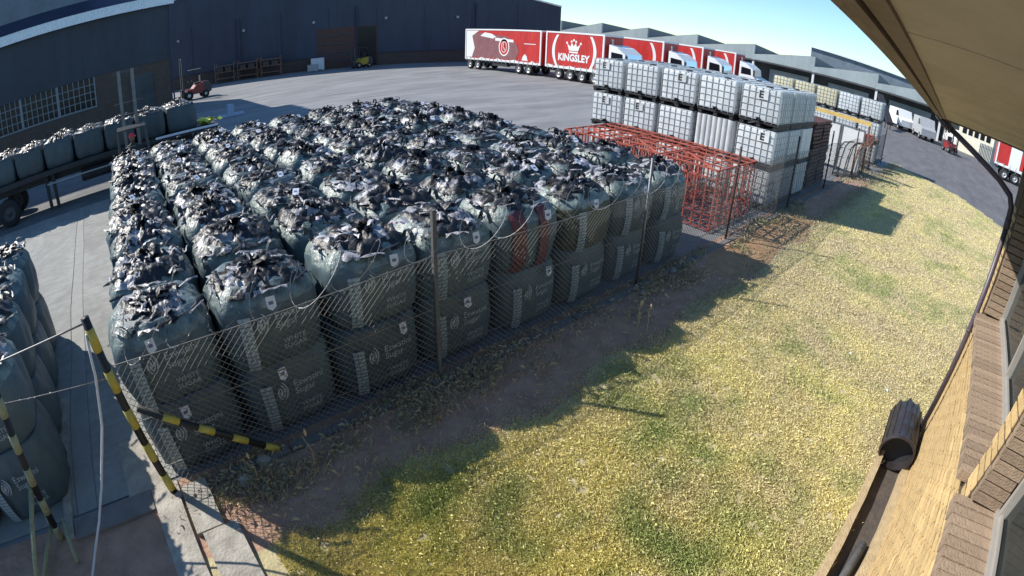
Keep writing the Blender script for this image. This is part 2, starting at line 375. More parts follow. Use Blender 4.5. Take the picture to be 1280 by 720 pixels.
def s_lawn(n):
    out = []
    while sum(len(o) for o in out) < n:
        m = 200000; r = 2.3+31*np.random.rand(m)**1.75; t = np.random.rand(m)*1.9-.35
        x = r*np.cos(t); y = CAM.y+r*np.sin(t)
        dens = np.clip((np.array([noise.noise((a*3.1, b*3.1, 2)) for a, b in zip(x[:1], y[:1])])), -1, 1)
        edge = -1.25+.3*np.sin(x*1.3)*np.sin(x*.37+1)+.22*np.random.randn(m)
        ok = (y < edge) & (y > -12) & (x > -.9) & (x < 32) & ~((x < 7.0) & (y < -5.02))
        ok &= ~((np.abs(x-11.6) < 2.6) & (y > -1.25-.2*np.random.rand(m)))
        P = np.stack([x[ok], y[ok]], 1); out.append(P)
    P = np.concatenate(out)[:n]; lim = np.array([LIM(b) for a, b in P]); P = P[P[:, 0] < lim-.05*np.random.rand(len(P))]
    clump = np.array([noise.noise((a*7, b*7, 2)) for a, b in P]); P = P[clump > -.28-.3*np.random.rand(len(P))]
    z = np.array([lawn_z(a, b) for a, b in P]); return np.column_stack([P, z])
g = blades('grass', 800000, s_lawn, .030, 'grass'); g['label'] = 'short dry yellow and green grass covering the lawn'
def s_weed(n):
    xs = []; 
    cl = [(random.uniform(-.1, 16), random.gauss(-.2, .22), random.uniform(.08, .35)) for _ in range(60)]+[(random.uniform(-.2, 3.4), random.uniform(-.65, -.05), random.uniform(.15, .4)) for _ in range(22)]+[(random.uniform(22, 31), random.gauss(-.2, .2), .35) for _ in range(10)]
    k = n//len(cl)
    for (a, b, r) in cl:
        xs.append(np.column_stack([a+np.random.randn(k)*r, b+np.random.randn(k)*r*.5]))
    P = np.concatenate(xs); P = P[(P[:, 1] > -1.4) & (P[:, 1] < .12)]
    return np.column_stack([P, np.full(len(P), .01)])
g = blades('weeds', 13000, s_weed, .085, 'weed'); g['label'] = 'low weeds growing along the foot of the wire fence'
tag(g, kind='stuff')
def s_tuft(n):
    c = s_lawn(n//24); idx = np.repeat(np.arange(len(c)), 24); P = c[idx].copy(); P[:, :2] += np.random.randn(len(P), 2)*.06; return P
g = blades('grass_tufts', 30000, s_tuft, .052, 'grass'); g['label'] = 'taller loose tufts scattered over the short lawn'
def s_edge(n):
    x = np.random.rand(n)*33; y = -1.22+.22*np.random.randn(n); return np.column_stack([x, y, np.full(n, .015)])
g = blades('dry_grass', 15000, s_edge, .045, 'weed'); g['label'] = 'longer shaded grass at the edge of the bare soil strip'
for i, (x, y) in enumerate([(5.75, -1.0), (5.85, -1.12), (5.95, -.9), (.25, -.35), (.9, -.5)]):
    mb = MB(); h = random.uniform(.35, .55); mb.tube([(0, 0, 0), (.02, .01, h*.5), (random.uniform(-.08, .08), .03, h)], [.006, .005, .003], 4)
    mb.lathe([(0, h-.02), (.014, h+.01), (.016, h+.05), (0, h+.09)], 6)
    o = mb.build('dry_stalk', 'stalk', loc=(x, y, 0)); tag(o, ['leftmost of three dry seed stalks by the galvanised post', 'middle one of three dry seed stalks by the galvanised post', 'rightmost of three dry seed stalks by the galvanised post', 'dry stalk nearest the corner kerb on the shaded soil', 'dry stalk at the foot of the second front bag'][i], 'plant', 'dry stalks by the fence')
for x, y, lb in ((1.55+.95, -3.62, 'white paper scrap on the grass, nearest the camera'), (2.62, -3.75, 'tiny white scrap beside the other scrap in the near lawn'), (8.05, -3.9, 'white scrap lying alone in mid lawn'), (7.5, -4.75, 'white scrap near the grey downpipe')):
    mb = MB(); mb.add([(-.03, -.02, 0), (.03, -.025, .01), (.035, .02, .015), (-.02, .03, .02), (0, 0, .035)], [(0, 1, 4), (1, 2, 4), (2, 3, 4), (3, 0, 4), (0, 3, 2, 1)])
    tag(mb.build('paper_scrap', 'paper', loc=(x, y, .05)), lb, 'litter')

# ------------------------------------------------------------------ bulk bags
A, HB = .605, .93
def outline(z, top):
    t = max(0, min(1, z/HB))
    a = A*(.90+.10*sin(pi*min(1, t*1.03))**.6)
    if t < .07: a *= .92+.08*t/.07
    if top and t > .74: a *= sqrt(max(.05, 1-.42*((t-.74)/.26)**2))
    return a
def sup(th, n=3.8):
    c, s_ = cos(th), sin(th); return (abs(c)**n+abs(s_)**n)**(-1/n)
def bag_body(seed, top, mats=('bag', 'bag_shoulder'), pw=3.8):
    rs = random.Random(seed); mb = MB(); N = 56
    zs = [0, .03, .10, .22, .36, .5, .62, .69, .74, .78, .82, .86, .89, .915, .93] if top else [0, .03, .10, .25, .42, .6, .75, .85, .90, .93]
    ph = [rs.uniform(0, 6) for _ in range(4)]
    for z in zs:
        for k_ in range(N):
            th = 2*pi*k_/N; a = outline(z, top)
            fold = .013*sin(11*th+ph[0])*sin(z*7+ph[1])+.026*noise.noise((cos(th)*2.6+seed, sin(th)*2.6, z*3.5))+.012*noise.noise((cos(th)*9, sin(th)*9, z*4+seed))
            if top and z > .62:
                k2 = min(1, (z-.62)/.15); fold += k2*(.030*(1-abs(noise.noise((cos(th)*7+seed, sin(th)*7, z*3)))*2.4)-.012+.02*noise.noise((th*5, z*11, seed)))
            r = a*sup(th, pw)+fold; mb.v.append((r*cos(th), r*sin(th), z+.03*noise.noise((cos(th)*2.4, sin(th)*2.4, seed+z))*(z > .7)))
    for i in range(len(zs)-1):
        for k_ in range(N):
            mb.f.append((i*N+k_, i*N+(k_+1) % N, (i+1)*N+(k_+1) % N, (i+1)*N+k_)); mb.m.append(1 if (top and zs[i] >= .73) else 0)
    mb.f.append(tuple((len(zs)-1)*N+k_ for k_ in range(N))); mb.m.append(0)
    return mb.mesh('bag_body', list(mats), True)
def face_y(x, z, top, off=.006):
    a = outline(z, top); q = min(.98, abs(x)/a); return -a*(1-q**3.8)**(1/3.8)-off-.046
def liner(seed):
    """crumpled gathered plastic on top of a bag: folded dome, central knot, a few loose flaps"""
    rs = random.Random(seed); mb = MB(); N = 88; R_ = 17
    ph = [rs.uniform(0, 6.28) for _ in range(6)]; cx, cy = rs.uniform(-.09, .09), rs.uniform(-.09, .09)
    def ridge(x, y, z): return (1-min(1, abs(noise.noise((x, y, z)))*2.6))
    rag = [rs.uniform(-.05, .03) for _ in range(N)]
    for i in range(R_+1):
        t = i/R_
        for k_ in range(N):
            th = 2*pi*k_/N; c, s_ = cos(th), sin(th); r = (.515+(rag[k_] if i == 0 else 0))*(1-t)*sup(th); x, y = r*c+cx*t, r*s_+cy*t
            e = min(1, t*4); f = .075*ridge(x*5+seed*3, y*5, seed)+.040*ridge(x*11, y*11+seed, 3)+.03*ridge(c*4.5+seed, s_*4.5, 7)*(1-t)
            z = -.015+.11*sin(t*pi/2)**.8+(f-.03)*e+.05*noise.noise((x*2.2+seed, y*2.2, 5))
            mb.v.append((x+.03*noise.noise((x*8, y*8, seed+.5)), y+.03*noise.noise((x*8+9, y*8, seed)), z))
    for i in range(R_):
        for k_ in range(N):
            a = mb.v[i*N+k_]
            mb.f.append((i*N+k_, i*N+(k_+1) % N, (i+1)*N+(k_+1) % N, (i+1)*N+k_))
            v = noise.noise((a[0]*3.6+seed*5, a[1]*3.6, seed*.9))+.45*noise.noise((a[0]*11, a[1]*11, seed)); mb.m.append(1 if v > .24 else 0)
    mb.f.append(tuple(R_*N+k_ for k_ in range(N))); mb.m.append(0)
    def flap(px, py, pz, dirn, L, W, rise, mi):
        d = Vector((cos(dirn), sin(dirn), 0)); s_ = Vector((-sin(dirn), cos(dirn), 0)); o = len(mb.v); K = 4
        for i in range(K+1):
            t = i/K; c = Vector((px, py, pz))+d*L*t+Vector((0, 0, rise*sin(t*pi*rs.uniform(.55, .9))+.01))
            tw = s_*(W*(1-.35*t)*.5)+Vector((0, 0, rs.uniform(-.5, .5)*W))
            c += s_*rs.uniform(-.25, .25)*W
            mb.v.append(tuple(c-tw)); mb.v.append(tuple(c+Vector((0, 0, W*.35)))); mb.v.append(tuple(c+tw))
        for i in range(K):
            a = o+i*3; mb.f += [(a, a+1, a+4, a+3), (a+1, a+2, a+5, a+4)]; mb.m += [mi, mi]
    def pick(x_, y_): return 1 if noise.noise((x_*4.5+seed*7, y_*4.5, seed*1.7)) > rs.uniform(-.05, .30) else 0
    for i in range(12):
        r = rs.uniform(.05, .44); th = rs.uniform(0, 6.28); h = .03+.15*(1-r/.56)
        flap(r*cos(th)*1.05, r*sin(th)*1.05, h*.7+rs.uniform(0, .02), th+rs.choice((0, pi/2, -pi/2))+rs.uniform(-.6, .6), rs.uniform(.12, .32), rs.uniform(.022, .085), rs.uniform(.01, .08), 2 if rs.random() < .05 else pick(r*cos(th), r*sin(th)))
    for i in range(8):
        th = i*2*pi/8+rs.uniform(-.2, .2)
        flap(cx, cy, .12, th, rs.uniform(.08, .26), rs.uniform(.06, .14), rs.uniform(.02, .13), rs.choices((0, 1), (8, 1))[0])
    for i in range(7):   # folds along the rim
        th = rs.uniform(0, 6.28); r = .53*sup(th)
        flap(r*cos(th), r*sin(th), .0, th+pi/2+rs.uniform(-.3, .3), rs.uniform(.14, .3), rs.uniform(.03, .06), rs.uniform(.0, .05), rs.choices((0, 1), (2, 3))[0])
    return mb.mesh('liner', ['liner_black', 'liner_pale', 'liner_green' if seed % 7 == 3 else 'liner_pink'], True)
BODY_T = [bag_body(i, True) for i in range(5)]; BODY_L = [bag_body(20+i, False) for i in range(3)]
BODY_O = bag_body(40, True, ('bag_olive', 'bag_shoulder'))
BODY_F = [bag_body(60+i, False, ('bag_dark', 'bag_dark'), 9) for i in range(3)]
LINER = [liner(i) for i in range(14)]
def strip_mesh(top):
    mb = MB()
    z0, n = (.06, 13); dz = .66/n
    for i in range(n):
        for (xa, xb) in ((-.43, -.385), (-.38, -.30)):
            z_ = z0+i*dz; mb.poly([(xa, face_y(xa, z_, top), z_), (xb, face_y(xb, z_, top), z_), (xb, face_y(xb, z_+dz*.82, top), z_+dz*.82), (xa, face_y(xa, z_+dz*.82, top), z_+dz*.82)])
    return mb.mesh('size_strip', 'bag_strip')
def print_mesh(top):
    mb = MB()
    def put(txt, size, x, z, bold=.0, al='LEFT'):
        nonlocal mb
        vs, fs = text_mesh(txt, size, bold, al)
        mb.add([(vx+x, face_y(vx+x, z+vy, top), z+vy) for vx, vy, _ in vs], fs)
    put('Eswatini', .118, -.04, .60); put('Sugar', .118, -.04, .50)
    m_a = mb.mesh('name_print', 'bag_print'); mb = MB()
    put('WHITE', .088, .14, .30, .0, 'CENTER'); put('SUGAR', .088, .14, .22, .0, 'CENTER')
    m_b = mb.mesh('product_print', 'bag_print'); mb = MB()
    for i in range(0): mb.poly([(x_, face_y(x_, z_, top), z_) for x_, z_ in ((-.05+i*.065, .215), (-.0+i*.065, .215), (-.0+i*.065, .232), (-.05+i*.065, .232))])
    for q in (0, 1):
        for r in (.05, .09, .13):   # facing pairs of curved strokes
            pts = []
            for i in range(9):
                a = -1.05+2.1*i/8; w_ = .014*(1-abs(a)/1.6)
                pts.append((a, r, w_))
            for i in range(8):
                (a0, r0, w0), (a1, r1, w1) = pts[i], pts[i+1]
                sg = 1 if q else -1; cx = -.20+(-.03 if q else .03); cz = .59+(.012 if q else -.012)
                quad = [(cx+sg*(r0-w0)*cos(a0)*.8, cz+(r0-w0)*sin(a0)), (cx+sg*(r0+w0)*cos(a0)*.8, cz+(r0+w0)*sin(a0)), (cx+sg*(r1+w1)*cos(a1)*.8, cz+(r1+w1)*sin(a1)), (cx+sg*(r1-w1)*cos(a1)*.8, cz+(r1-w1)*sin(a1))]
                if (q == 0 and r > .10): continue
                mb.poly([(x_, face_y(x_, z_, top), z_) for x_, z_ in quad])
    return (m_a, m_b, mb.mesh('logo_print', 'bag_print'))
STRIP = {t: strip_mesh(t) for t in (True, False)}; PRINT = {t: print_mesh(t) for t in (True, False)}
def loop_mesh():
    mb = MB(); pts = [(.36+.02*sin(i), .44-.10*i/8*0, .0) for i in range(2)]
    P = [Vector((.30+.24*t, .47, .86+.17*sin(pi*t)+.02*sin(9*t))) for t in [i/8 for i in range(9)]]
    for a, b in zip(P, P[1:]):
        mb.add([a+Vector((0, -.028, 0)), a+Vector((0, .028, .006)), b+Vector((0, .028, .006)), b+Vector((0, -.028, 0))], [(0, 1, 2, 3)])
    return mb.mesh('lifting_loop', 'strap')
LOOP = loop_mesh()
def tag_mesh():
    mb = MB(); mb.add([(-.05, 0, 0), (.05, 0, 0), (.055, -.02, -.12), (.0, -.03, -.15), (-.045, -.02, -.12)], [(0, 1, 2, 3, 4)], 0)
    mb.add([(-.025, -.012, -.05), (.025, -.012, -.05), (.025, -.018, -.085), (-.025, -.018, -.085)], [(0, 1, 2, 3)], 1)
    return mb.mesh('paper_tag', ['label_white', 'label_print'])
TAGM = tag_mesh()
def bag(loc, rotz, label, group, top=True, front=False, tagged=False, special=None, parent_rot=0):
    t = thing('bulk_bag', label, 'bulk bag', loc, rotz, group)
    r90 = random.choice((0, 1, 2, 3))*pi/2
    if top and special != 'flat': t.rotation_euler = (random.uniform(-.022, .022), random.uniform(-.022, .022), rotz)
    link('bag_body', BODY_O if special == 'olive' else BODY_F[random.randrange(3)] if special == 'flat' else random.choice(BODY_T if top else BODY_L), t)
    if top:
        o = link('liner', random.choice(LINER), t, (0, 0, .885), random.uniform(0, 6.28)*0+r90+random.uniform(-.15, .15))
        sx_ = random.uniform(.9, 1.08); o.scale = (sx_, random.uniform(.9, 1.08), random.uniform(.55, 1.15)*(.85 if special == 'flat' else 1))
        for k_ in random.sample(range(4), 2): link('lifting_loop', LOOP, t, None, k_*pi/2)
    if front:
        if special != 'red' and special != 'olive': [link(me_.name.split('.')[0], me_, t) for me_ in PRINT[top]]
        if special != 'red': link('size_strip', STRIP[top], t)
        else:
            for x0, x1 in ((-.40, -.18), (.06, .24)):
                mb = MB(); zz = [.02, .25, .5, .7, .8, .86, .9]
                for a, b in zip(zz, zz[1:]):
                    xs_ = [x0+(x1-x0)*u_/3 for u_ in range(4)]
                    for xa_, xb_ in zip(xs_, xs_[1:]): mb.poly([(xa_, face_y(xa_, a, True)+.012, a), (xb_, face_y(xb_, a, True)+.012, a), (xb_, face_y(xb_, b, True)+.012, b), (xa_, face_y(xa_, b, True)+.012, b)])
                mb.build('red_band', 'red_band', t)
    if tagged:
        x = random.uniform(-.15, .25); z = .86 if top else .90
        o = link('paper_tag', TAGM, t, (x, (face_y(x, .8, top)-.015) if front else -.42, z+(.02 if not front else 0)), random.uniform(-.2, .2))
        if not front: o.rotation_euler = (-.9, 0, random.uniform(-.5, .5)); o.location.z = 1.05
    return t
PX, PY = 1.231, 1.25
for i in range(8):
    for j in range(9):
        for lv in (1, 0):
            if lv == 0 and not (i in (0, 7) or j in (0, 8)): continue
            x = -.75+PX*(i+.5)+random.uniform(-.03, .03)+(random.uniform(-.04, .04) if lv else 0); y = .24+A+PY*j+random.uniform(-.035, .035)
            sp = None
            if lv and j == 0: sp = {4: 'red', 5: 'olive'}.get(i)
            if j == 0:
                base = f'{"upper" if lv else "lower"} one of the fence row, {ordn(i)} from the hazard striped post'
                lab = 'dark sugar bag, '+base
                if sp == 'red': lab = 'dark upper bulk bag with two faded red bands, fifth along the fence'
                if sp == 'olive': lab = 'olive brown upper bulk bag, just right of the red banded one along the fence'
            elif lv: lab = f'crumple topped upper bulk bag, {ordn(j)} row behind the fence row, {ordn(i)} from the lane'
            else: lab = f'lower bulk bag {"on the lane side" if i == 0 else "on the red cage side" if i == 7 else f"of the rearmost row, {ordn(i)} from the lane"}'+(f', {ordn(j)} row from the fence' if i in (0, 7) else '')
            bag((x, y, HB*lv-(random.uniform(0, .07) if lv else 0)), random.uniform(-.05, .05), lab, 'stacked bulk sugar bags in the yard', bool(lv), j == 0, (j == 0 and (i in (0, 1, 2, 3, 4) or lv == 0 and i in (1, 2, 4))) or (lv and random.random() < .38), sp)
# left stack, slightly skewed
base = Vector((-2.0, .50, 0)); ang = radians(4.8); ex = Vector((cos(ang), sin(ang), 0)); ey = Vector((-sin(ang), cos(ang), 0))
for i in range(2):
    for j in range(4):
        for lv in (1, 0):
            p = base-ex*(A+1.24*i)+ey*(A+1.2*j)
            bag((p.x, p.y, HB*lv), ang+pi/2*0, f'{"upper" if lv else "lower"} bulk bag left of the lane, {"lane side column" if i == 0 else "outer column"}, {ordn(j)} from the fence', 'bulk bags stacked left of the lane', bool(lv), j == 0 or i == 0 and False, lv and random.random() < .5)

# ------------------------------------------------------------------ fence
F = thing('wire_fence', 'chain link fence with barbed coils and mixed posts between bags and lawn', 'fence')
POSTS = [(-.72, 'by'), (2.93, 'con'), (7.10, 'light'), (10.68, 'rust'), (15.0, 'rust'), (19.33, 'rust'), (23.8, 'rust'), (27.6, 'rust'), (31.2, 'con')]
def fy(x): return -.12*max(0, min(1, (x-19.3)/4.5))-.30*max(0, min(1, (x-23.8)/7.4))
for x, kd in POSTS:
    if kd == 'by':
        o = MB().tube([(x-.10, 0, 2.27), (x, 0, -.02)], .045, 10).build('post', 'hazard_black', F, True); o['label'] = 'black post with yellow bands'
        for k_ in range(5):
            z = 2.16-.46*k_; b = lambda zz: x-.10*(zz/2.27)
            MB().tube([(b(z), 0, z), (b(z-.24), 0, z-.24)], .048, 10).build('yellow_band', 'hazard_yellow', o, True)
        o = MB().tube([(x+.06, .0, 1.20), (.66, -.03, .02)], .038, 8).build('brace', 'hazard_black', F, True)
        a, b_ = Vector((x+.06, 0, 1.20)), Vector((.66, -.03, .02))
        for k_ in range(4):
            t0 = .16+.24*k_; MB().tube([a.lerp(b_, t0), a.lerp(b_, t0+.11)], .042, 8).build('yellow_band', 'hazard_yellow', o, True)
    else:
        r = {'con': .025, 'light': .026, 'rust': .030}[kd]
        mb = MB()
        if kd == 'con': mb.box(x-r, x+r, fy(x)-r, fy(x)+r, -.02, 2.27)
        elif kd == 'light': mb.tube([(x, 0, -.02), (x, 0, 2.3)], r, 8)
        else: mb.tube([(x, fy(x), -.02), (x, fy(x), 2.2)], r, 8)
        mb.build('post', {'con': 'post_concrete', 'light': 'galv', 'rust': 'post_rust'}[kd], F, kd != 'con')
def zline(x, z): return z
ZT = 1.72
def sag(x, x0, x1): u = (x-x0)/(x1-x0); return -.06*4*u*(1-u)
PW = .085
for a, (x0, _) in enumerate(POSTS[:-1]):
    x1 = POSTS[a+1][0]; mb = MB()
    pw = PW if x0 < 8 else (.11 if x0 < 14 else .2); h = ZT-.05; n = int((x1-x0+h)/pw); rr = .0036 if x0 < 3 else .0042 if x0 < 8 else .006
    for k_ in range(n+1):
        s0 = x0-h+k_*pw
        for sg in (1, -1):
            # line x = s0+t (sg=1) or mirrored, z = .05+t
            pts = []
            ta, tb = max(0, x0-s0), min(h, x1-s0)
            if tb-ta < .02: continue
            for t in (ta, (ta+tb)/2, tb):
                x = s0+t
                if sg < 0: x = x0+x1-x
                z = .05+t; z += sag(x, x0, x1)*(z/ZT)
                pts.append((x, fy(x)+.006*sg+.02*noise.noise((x*.8, z, 3)), z))
            mb.tube(pts, rr, 3, cap=False)
    mb.build('wire_mesh', 'wire', F)
    for z in (ZT, 1.04, .39):
        pts = [(x0+(x1-x0)*u/6, fy(x0+(x1-x0)*u/6)+.012, z+sag(x0+(x1-x0)*u/6, x0, x1)*z/ZT) for u in range(7)]
        MB().tube(pts, .006, 4, cap=False).build('strand', 'galv', F)
    if x0 < 10:   # barbed coil along the top
        mb = MB(); pts = []; n = int((x1-x0)/.42); S = 20
        ph = random.uniform(0, 6)
        for k_ in range(n*S+1):
            th = 2*pi*k_/S+ph; x = x0+(x1-x0)*k_/(n*S); R_ = .21+.025*sin(th*.23)
            pts.append((x+.16*cos(th), R_*sin(th)*.9, ZT+.22+R_*cos(th)+sag(x, x0, x1)))
        mb.tube(pts, .0036, 3, cap=False); mb.build('barbed_coil', 'galv', F)
        mb = MB()
        for k_ in range(0, n*S, 1):
            p = Vector(pts[k_]); d = Vector((random.uniform(-1, 1), random.uniform(-1, 1), random.uniform(-1, 1))).normalized()*.016
            mb.tube([p-d, p+d], .0035, 3, cap=False)
        o = mb.build('barb', 'galv', F); o['kind'] = 'stuff'
# strands running left from the corner post
for i, (z0, p1) in enumerate(((2.22, (-3.2, 0, 2.22)), (1.62, (-3.2, 0, 2.02)))):
    P = [Vector((-.82, 0, z0)).lerp(Vector(p1), u/8)+Vector((0, 0, -.05*sin(pi*u/8))) for u in range(9)]
    MB().tube(P, .010 if i == 0 else .006, 5).build('strand', 'galv', F, True)
    if i:
        mb = MB()
        for k_ in range(40):
            p = Vector((-.82, 0, z0)).lerp(Vector(p1), k_/40)+Vector((0, 0, -.05*sin(pi*k_/40))); d = Vector((random.uniform(-1, 1), random.uniform(-1, 1), random.uniform(-1, 1))).normalized()*.018
            mb.tube([p-d, p+d], .0035, 3, cap=False)
        mb.build('barb', 'galv', F)['kind'] = 'stuff'
# left post of the lane opening
G = thing('gate_post', 'black and yellow banded post with brace at the lower left corner', 'post')
mb = MB(); a, b_ = Vector((-2.02, -.02, 1.9)), Vector((-2.34, -.02, -.02)); o = mb.tube([a, b_], .045, 10).build('post', 'hazard_black', G, True)
for k_ in range(5):
    t0 = .02+.215*k_; MB().tube([a.lerp(b_, t0), a.lerp(b_, t0+.11)], .048, 10).build('yellow_band', 'hazard_faded', o, True)
a, b_ = Vector((-2.25, -.02, .8)), Vector((-2.75, -.9, .02)); MB().tube([a, b_], .03, 8).build('brace', 'hazard_faded', G, True)
for i, (p, q_, lb) in enumerate(([(-2.5, .62, .28), (-2.37, .05, .22), 'pale green short pipe leaning by the left gate post, upper one'],
                       [(-2.36, .02, .2), (-2.62, -.55, .06), 'yellow green short pipe on the ground at the lower left edge'],
                       [(-2.2, .06, .2), (-2.12, -.5, .06), 'pale short pipe beside the white hose end at lower left'])):
    tag(MB().tube([p, q_], .026, 8).build('short_pipe', 'hazard_faded', None, True), lb, 'pipe')
pts = [(-.86, -.02, 2.12), (-.93, -.03, 1.7), (-1.02, -.06, 1.4), (-1.08, -.1, 1.22), (-1.2, -.18, 1.0), (-1.38, -.3, .7), (-1.6, -.42, .4), (-1.9, -.7, .12), (-2.05, -1.0, .05)]
tag(MB().tube(pts, .014, 8).build('white_hose', 'white_hose', None, True), 'thin white hose hanging from the top of the hazard striped corner post', 'hose')
mb = MB()
for i in range(3):
    r = .22+.05*i; P = [(-1.55+r*cos(t)*.8+.1*i, .9+r*sin(t), 1.9-.05*i+.1*cos(t)) for t in [k_*.35 for k_ in range(13)]]
# long plank in the shade of the left stack
for (x0, x1, y0, y1, lb) in ((-2.26, -2.12, 1.2, 2.7, 'grey plank lying beside the left bag stack, far one'), (-2.24, -2.12, -.1, 1.1, 'grey plank lying beside the left bag stack, nearer the camera')):
    tag(MB().box(x0, x1, y0, y1, .0, .04).build('plank', 'kerb'), lb, 'plank')
for i, (x, y, s_, lb) in enumerate(((.12, -.28, .10, 'broken concrete lump near the foot of the corner kerb'), (.42, -.12, .09, 'small pale stone block at the fence foot'), (6.9, -.3, .07, 'pale rubble lump on soil under the galvanised post'), (8.1, -.18, .08, 'rubble piece by the last bag of the fence row'))):
    bm = bmesh.new(); bmesh.ops.create_icosphere(bm, subdivisions=2, radius=s_)
    for v in bm.verts: v.co *= 1+.35*noise.noise(v.co*9+Vector((i*5, 0, 0))); v.co.z *= .6
    me = bpy.data.meshes.new('rubble'); bm.to_mesh(me); bm.free(); me.materials.append(M['kerb'])
    tag(link('rubble', me, None, (x, y, .03), i*1.3), lb, 'stone')

# ------------------------------------------------------------------ red steel cages
def cage(yc, lb):
    t = thing('steel_cage', lb, 'steel cage', (11.85, yc, 0), 0, 'red steel cages beside the bags')
    X, Y, H_ = 1.15, .76, 1.50; s_ = .020
    def bar(mb, a, b): 
        a, b = Vector(a), Vector(b); d = b-a; R = d.to_track_quat('Z', 'Y').to_matrix(); mb.cbox((a+b)/2, (s_*1.7, s_*1.7, d.length), R)
    for sx in (-1, 1):
        for sy in (-1, 1):
            mb = MB(); bar(mb, (sx*X, sy*Y, 0), (sx*X, sy*Y, H_)); mb.build('corner_leg', 'red_steel', t)
    for nm, z, m in (('top_frame', H_, 'red_steel'), ('middle_frame', H_-.22, 'red_steel'), ('lower_frame', .40, 'red_steel_dark'), ('bottom_frame', .05, 'red_steel_dark')):
        mb = MB()
        for sx in (-1, 1): bar(mb, (sx*X, -Y, z), (sx*X, Y, z))
        for sy in (-1, 1): bar(mb, (-X, sy*Y, z), (X, sy*Y, z))
        mb.build(nm, m, t)
    for k_ in range(1, 5):
        x = -X+2*X*k_/5; mb = MB(); bar(mb, (x, -Y, H_-.003), (x, Y, H_-.003)); mb.build('cross_bar', 'red_steel', t)
    for y in (-.25, .25):
        mb = MB(); bar(mb, (-X, y, H_-.05), (X, y, H_-.05)); mb.build('cross_bar', 'red_steel', t)
    mb = MB(); bar(mb, (-X, -Y, H_-.02), (0, Y, H_-.02)); bar(mb, (X, -Y, H_-.02), (0, Y, H_-.02)); mb.build('diagonal_bar', 'red_steel', t)
    for k_ in range(1, 9):
        x = -X+2*X*k_/9
        for sy in (-1, 1):
            mb = MB(); bar(mb, (x, sy*Y, .05), (x, sy*Y, H_)); mb.build('upright_bar', 'red_steel' if k_ % 2 else 'red_steel_dark', t)
    for k_ in range(1, 6):
        y = -Y+2*Y*k_/6
        for sx in (-1, 1):
            mb = MB(); bar(mb, (sx*X, y, .05), (sx*X, y, H_)); mb.build('upright_bar', 'red_steel', t)
    for k_ in range(1, 7):
        x = -X+2*X*k_/7; mb = MB(); bar(mb, (x, -Y, .05), (x, Y, .05)); bar(mb, (x, -Y*.8, .4), (x, Y*.8, .4)); mb.build('floor_bar', 'red_steel_dark', t)
    return t
cage(1.25, 'red steel cage nearest the fence, between bags and white tanks')
cage(2.87, 'middle one of the three red steel cages beside the bag stack')
cage(4.49, 'red steel cage farthest from the fence, at the back of the bag stack')

# ------------------------------------------------------------------ caged liquid tanks
TW, TD, TH = 1.30, 1.24, 1.155     # along y, along x, height
def tank_mesh():
    bm = bmesh.new(); bmesh.ops.create_cube(bm, size=1)
    for v in bm.verts: v.co = Vector((v.co.x*(TD-.085), v.co.y*(TW-.125), v.co.z*.94+.17+.47))
    bmesh.ops.bevel(bm, geom=bm.edges[:], offset=.07, segments=3, profile=.6, affect='EDGES')
    me = bpy.data.meshes.new('tank'); bm.to_mesh(me); bm.free(); me.materials.append(M['tank_plastic'])
    me.polygons.foreach_set('use_smooth', [True]*len(me.polygons)); return me
def lid_mesh():
    mb = MB(); mb.lathe([(.11, 1.10), (.11, 1.145), (.09, 1.15), (0, 1.15)], 12); return mb.mesh('filler_cap', 'pallet_black')
def tcage_mesh():
    mb = MB(); r = .009; x, y = TD/2-.03, TW/2-.05; z0, z1 = .15, 1.12
    for z in (.2, .38, .57, .76, .95, 1.12):
        P = [(-x, -y, z), (x, -y, z), (x, y, z), (-x, y, z), (-x, -y, z)]
        for a, b in zip(P, P[1:]): mb.tube([a, b], r, 4, cap=False)
    for k_ in range(7):
        yy_ = -y+2*y*k_/6
        for sx in (-1, 1): mb.tube([(sx*x, yy_, z0), (sx*x, yy_, z1)], r, 4, cap=False)
    for k_ in range(1, 7):
        xx_ = -x+2*x*k_/7
        for sy in (-1, 1): mb.tube([(xx_, sy*y, z0), (xx_, sy*y, z1)], r, 4, cap=False)
    for yy_ in (-.25, .25): mb.tube([(-x, yy_, z1), (x, yy_, z1)], .016, 4, cap=False)
    return mb.mesh('wire_cage', 'cage')
def tpal_mesh():
    mb = MB()
    for sy in (-.52, 0, .52): mb.box(-TD/2+.04, TD/2-.04, sy-.06, sy+.06, .0, .10)
    mb.box(-TD/2+.02, TD/2-.02, -TW/2+.05, TW/2-.05, .10, .155); return mb.mesh('pallet', 'pallet_black')
def flute_mesh():
    mb = MB(); n = 7; W_ = TW-.12; D_ = TD-.12; o = []
    pr = []
    for s_, (p0, d, L) in enumerate((((-D_/2, -W_/2), (1, 0), D_), ((D_/2, -W_/2), (0, 1), W_), ((D_/2, W_/2), (-1, 0), D_), ((-D_/2, W_/2), (0, -1), W_))):
        nx, ny = d[1], -d[0]
        for k_ in range(n*4):
            u = k_/(n*4)*L; bmp = .03*abs(sin(pi*k_/4))
            pr.append((p0[0]+d[0]*u+nx*bmp, p0[1]+d[1]*u+ny*bmp))
    N = len(pr)
    for z in (.14, 1.12): mb.v += [(a, b, z) for a, b in pr]
    for k_ in range(N): mb.f.append((k_, (k_+1) % N, N+(k_+1) % N, N+k_)); mb.m.append(0)
    mb.f.append(tuple(range(N, 2*N))); mb.m.append(0)
    return mb.mesh('fluted_body', 'tank_plastic')
TANK, LID, TCAGE, TPAL, FLUTE = tank_mesh(), lid_mesh(), tcage_mesh(), tpal_mesh(), flute_mesh()
vs, fs = text_mesh('E', .27, .012)
EMESH = MB().add([(-.0, -vx, vy) for vx, vy, _ in vs], fs).mesh('letter_mark', 'letter_black')
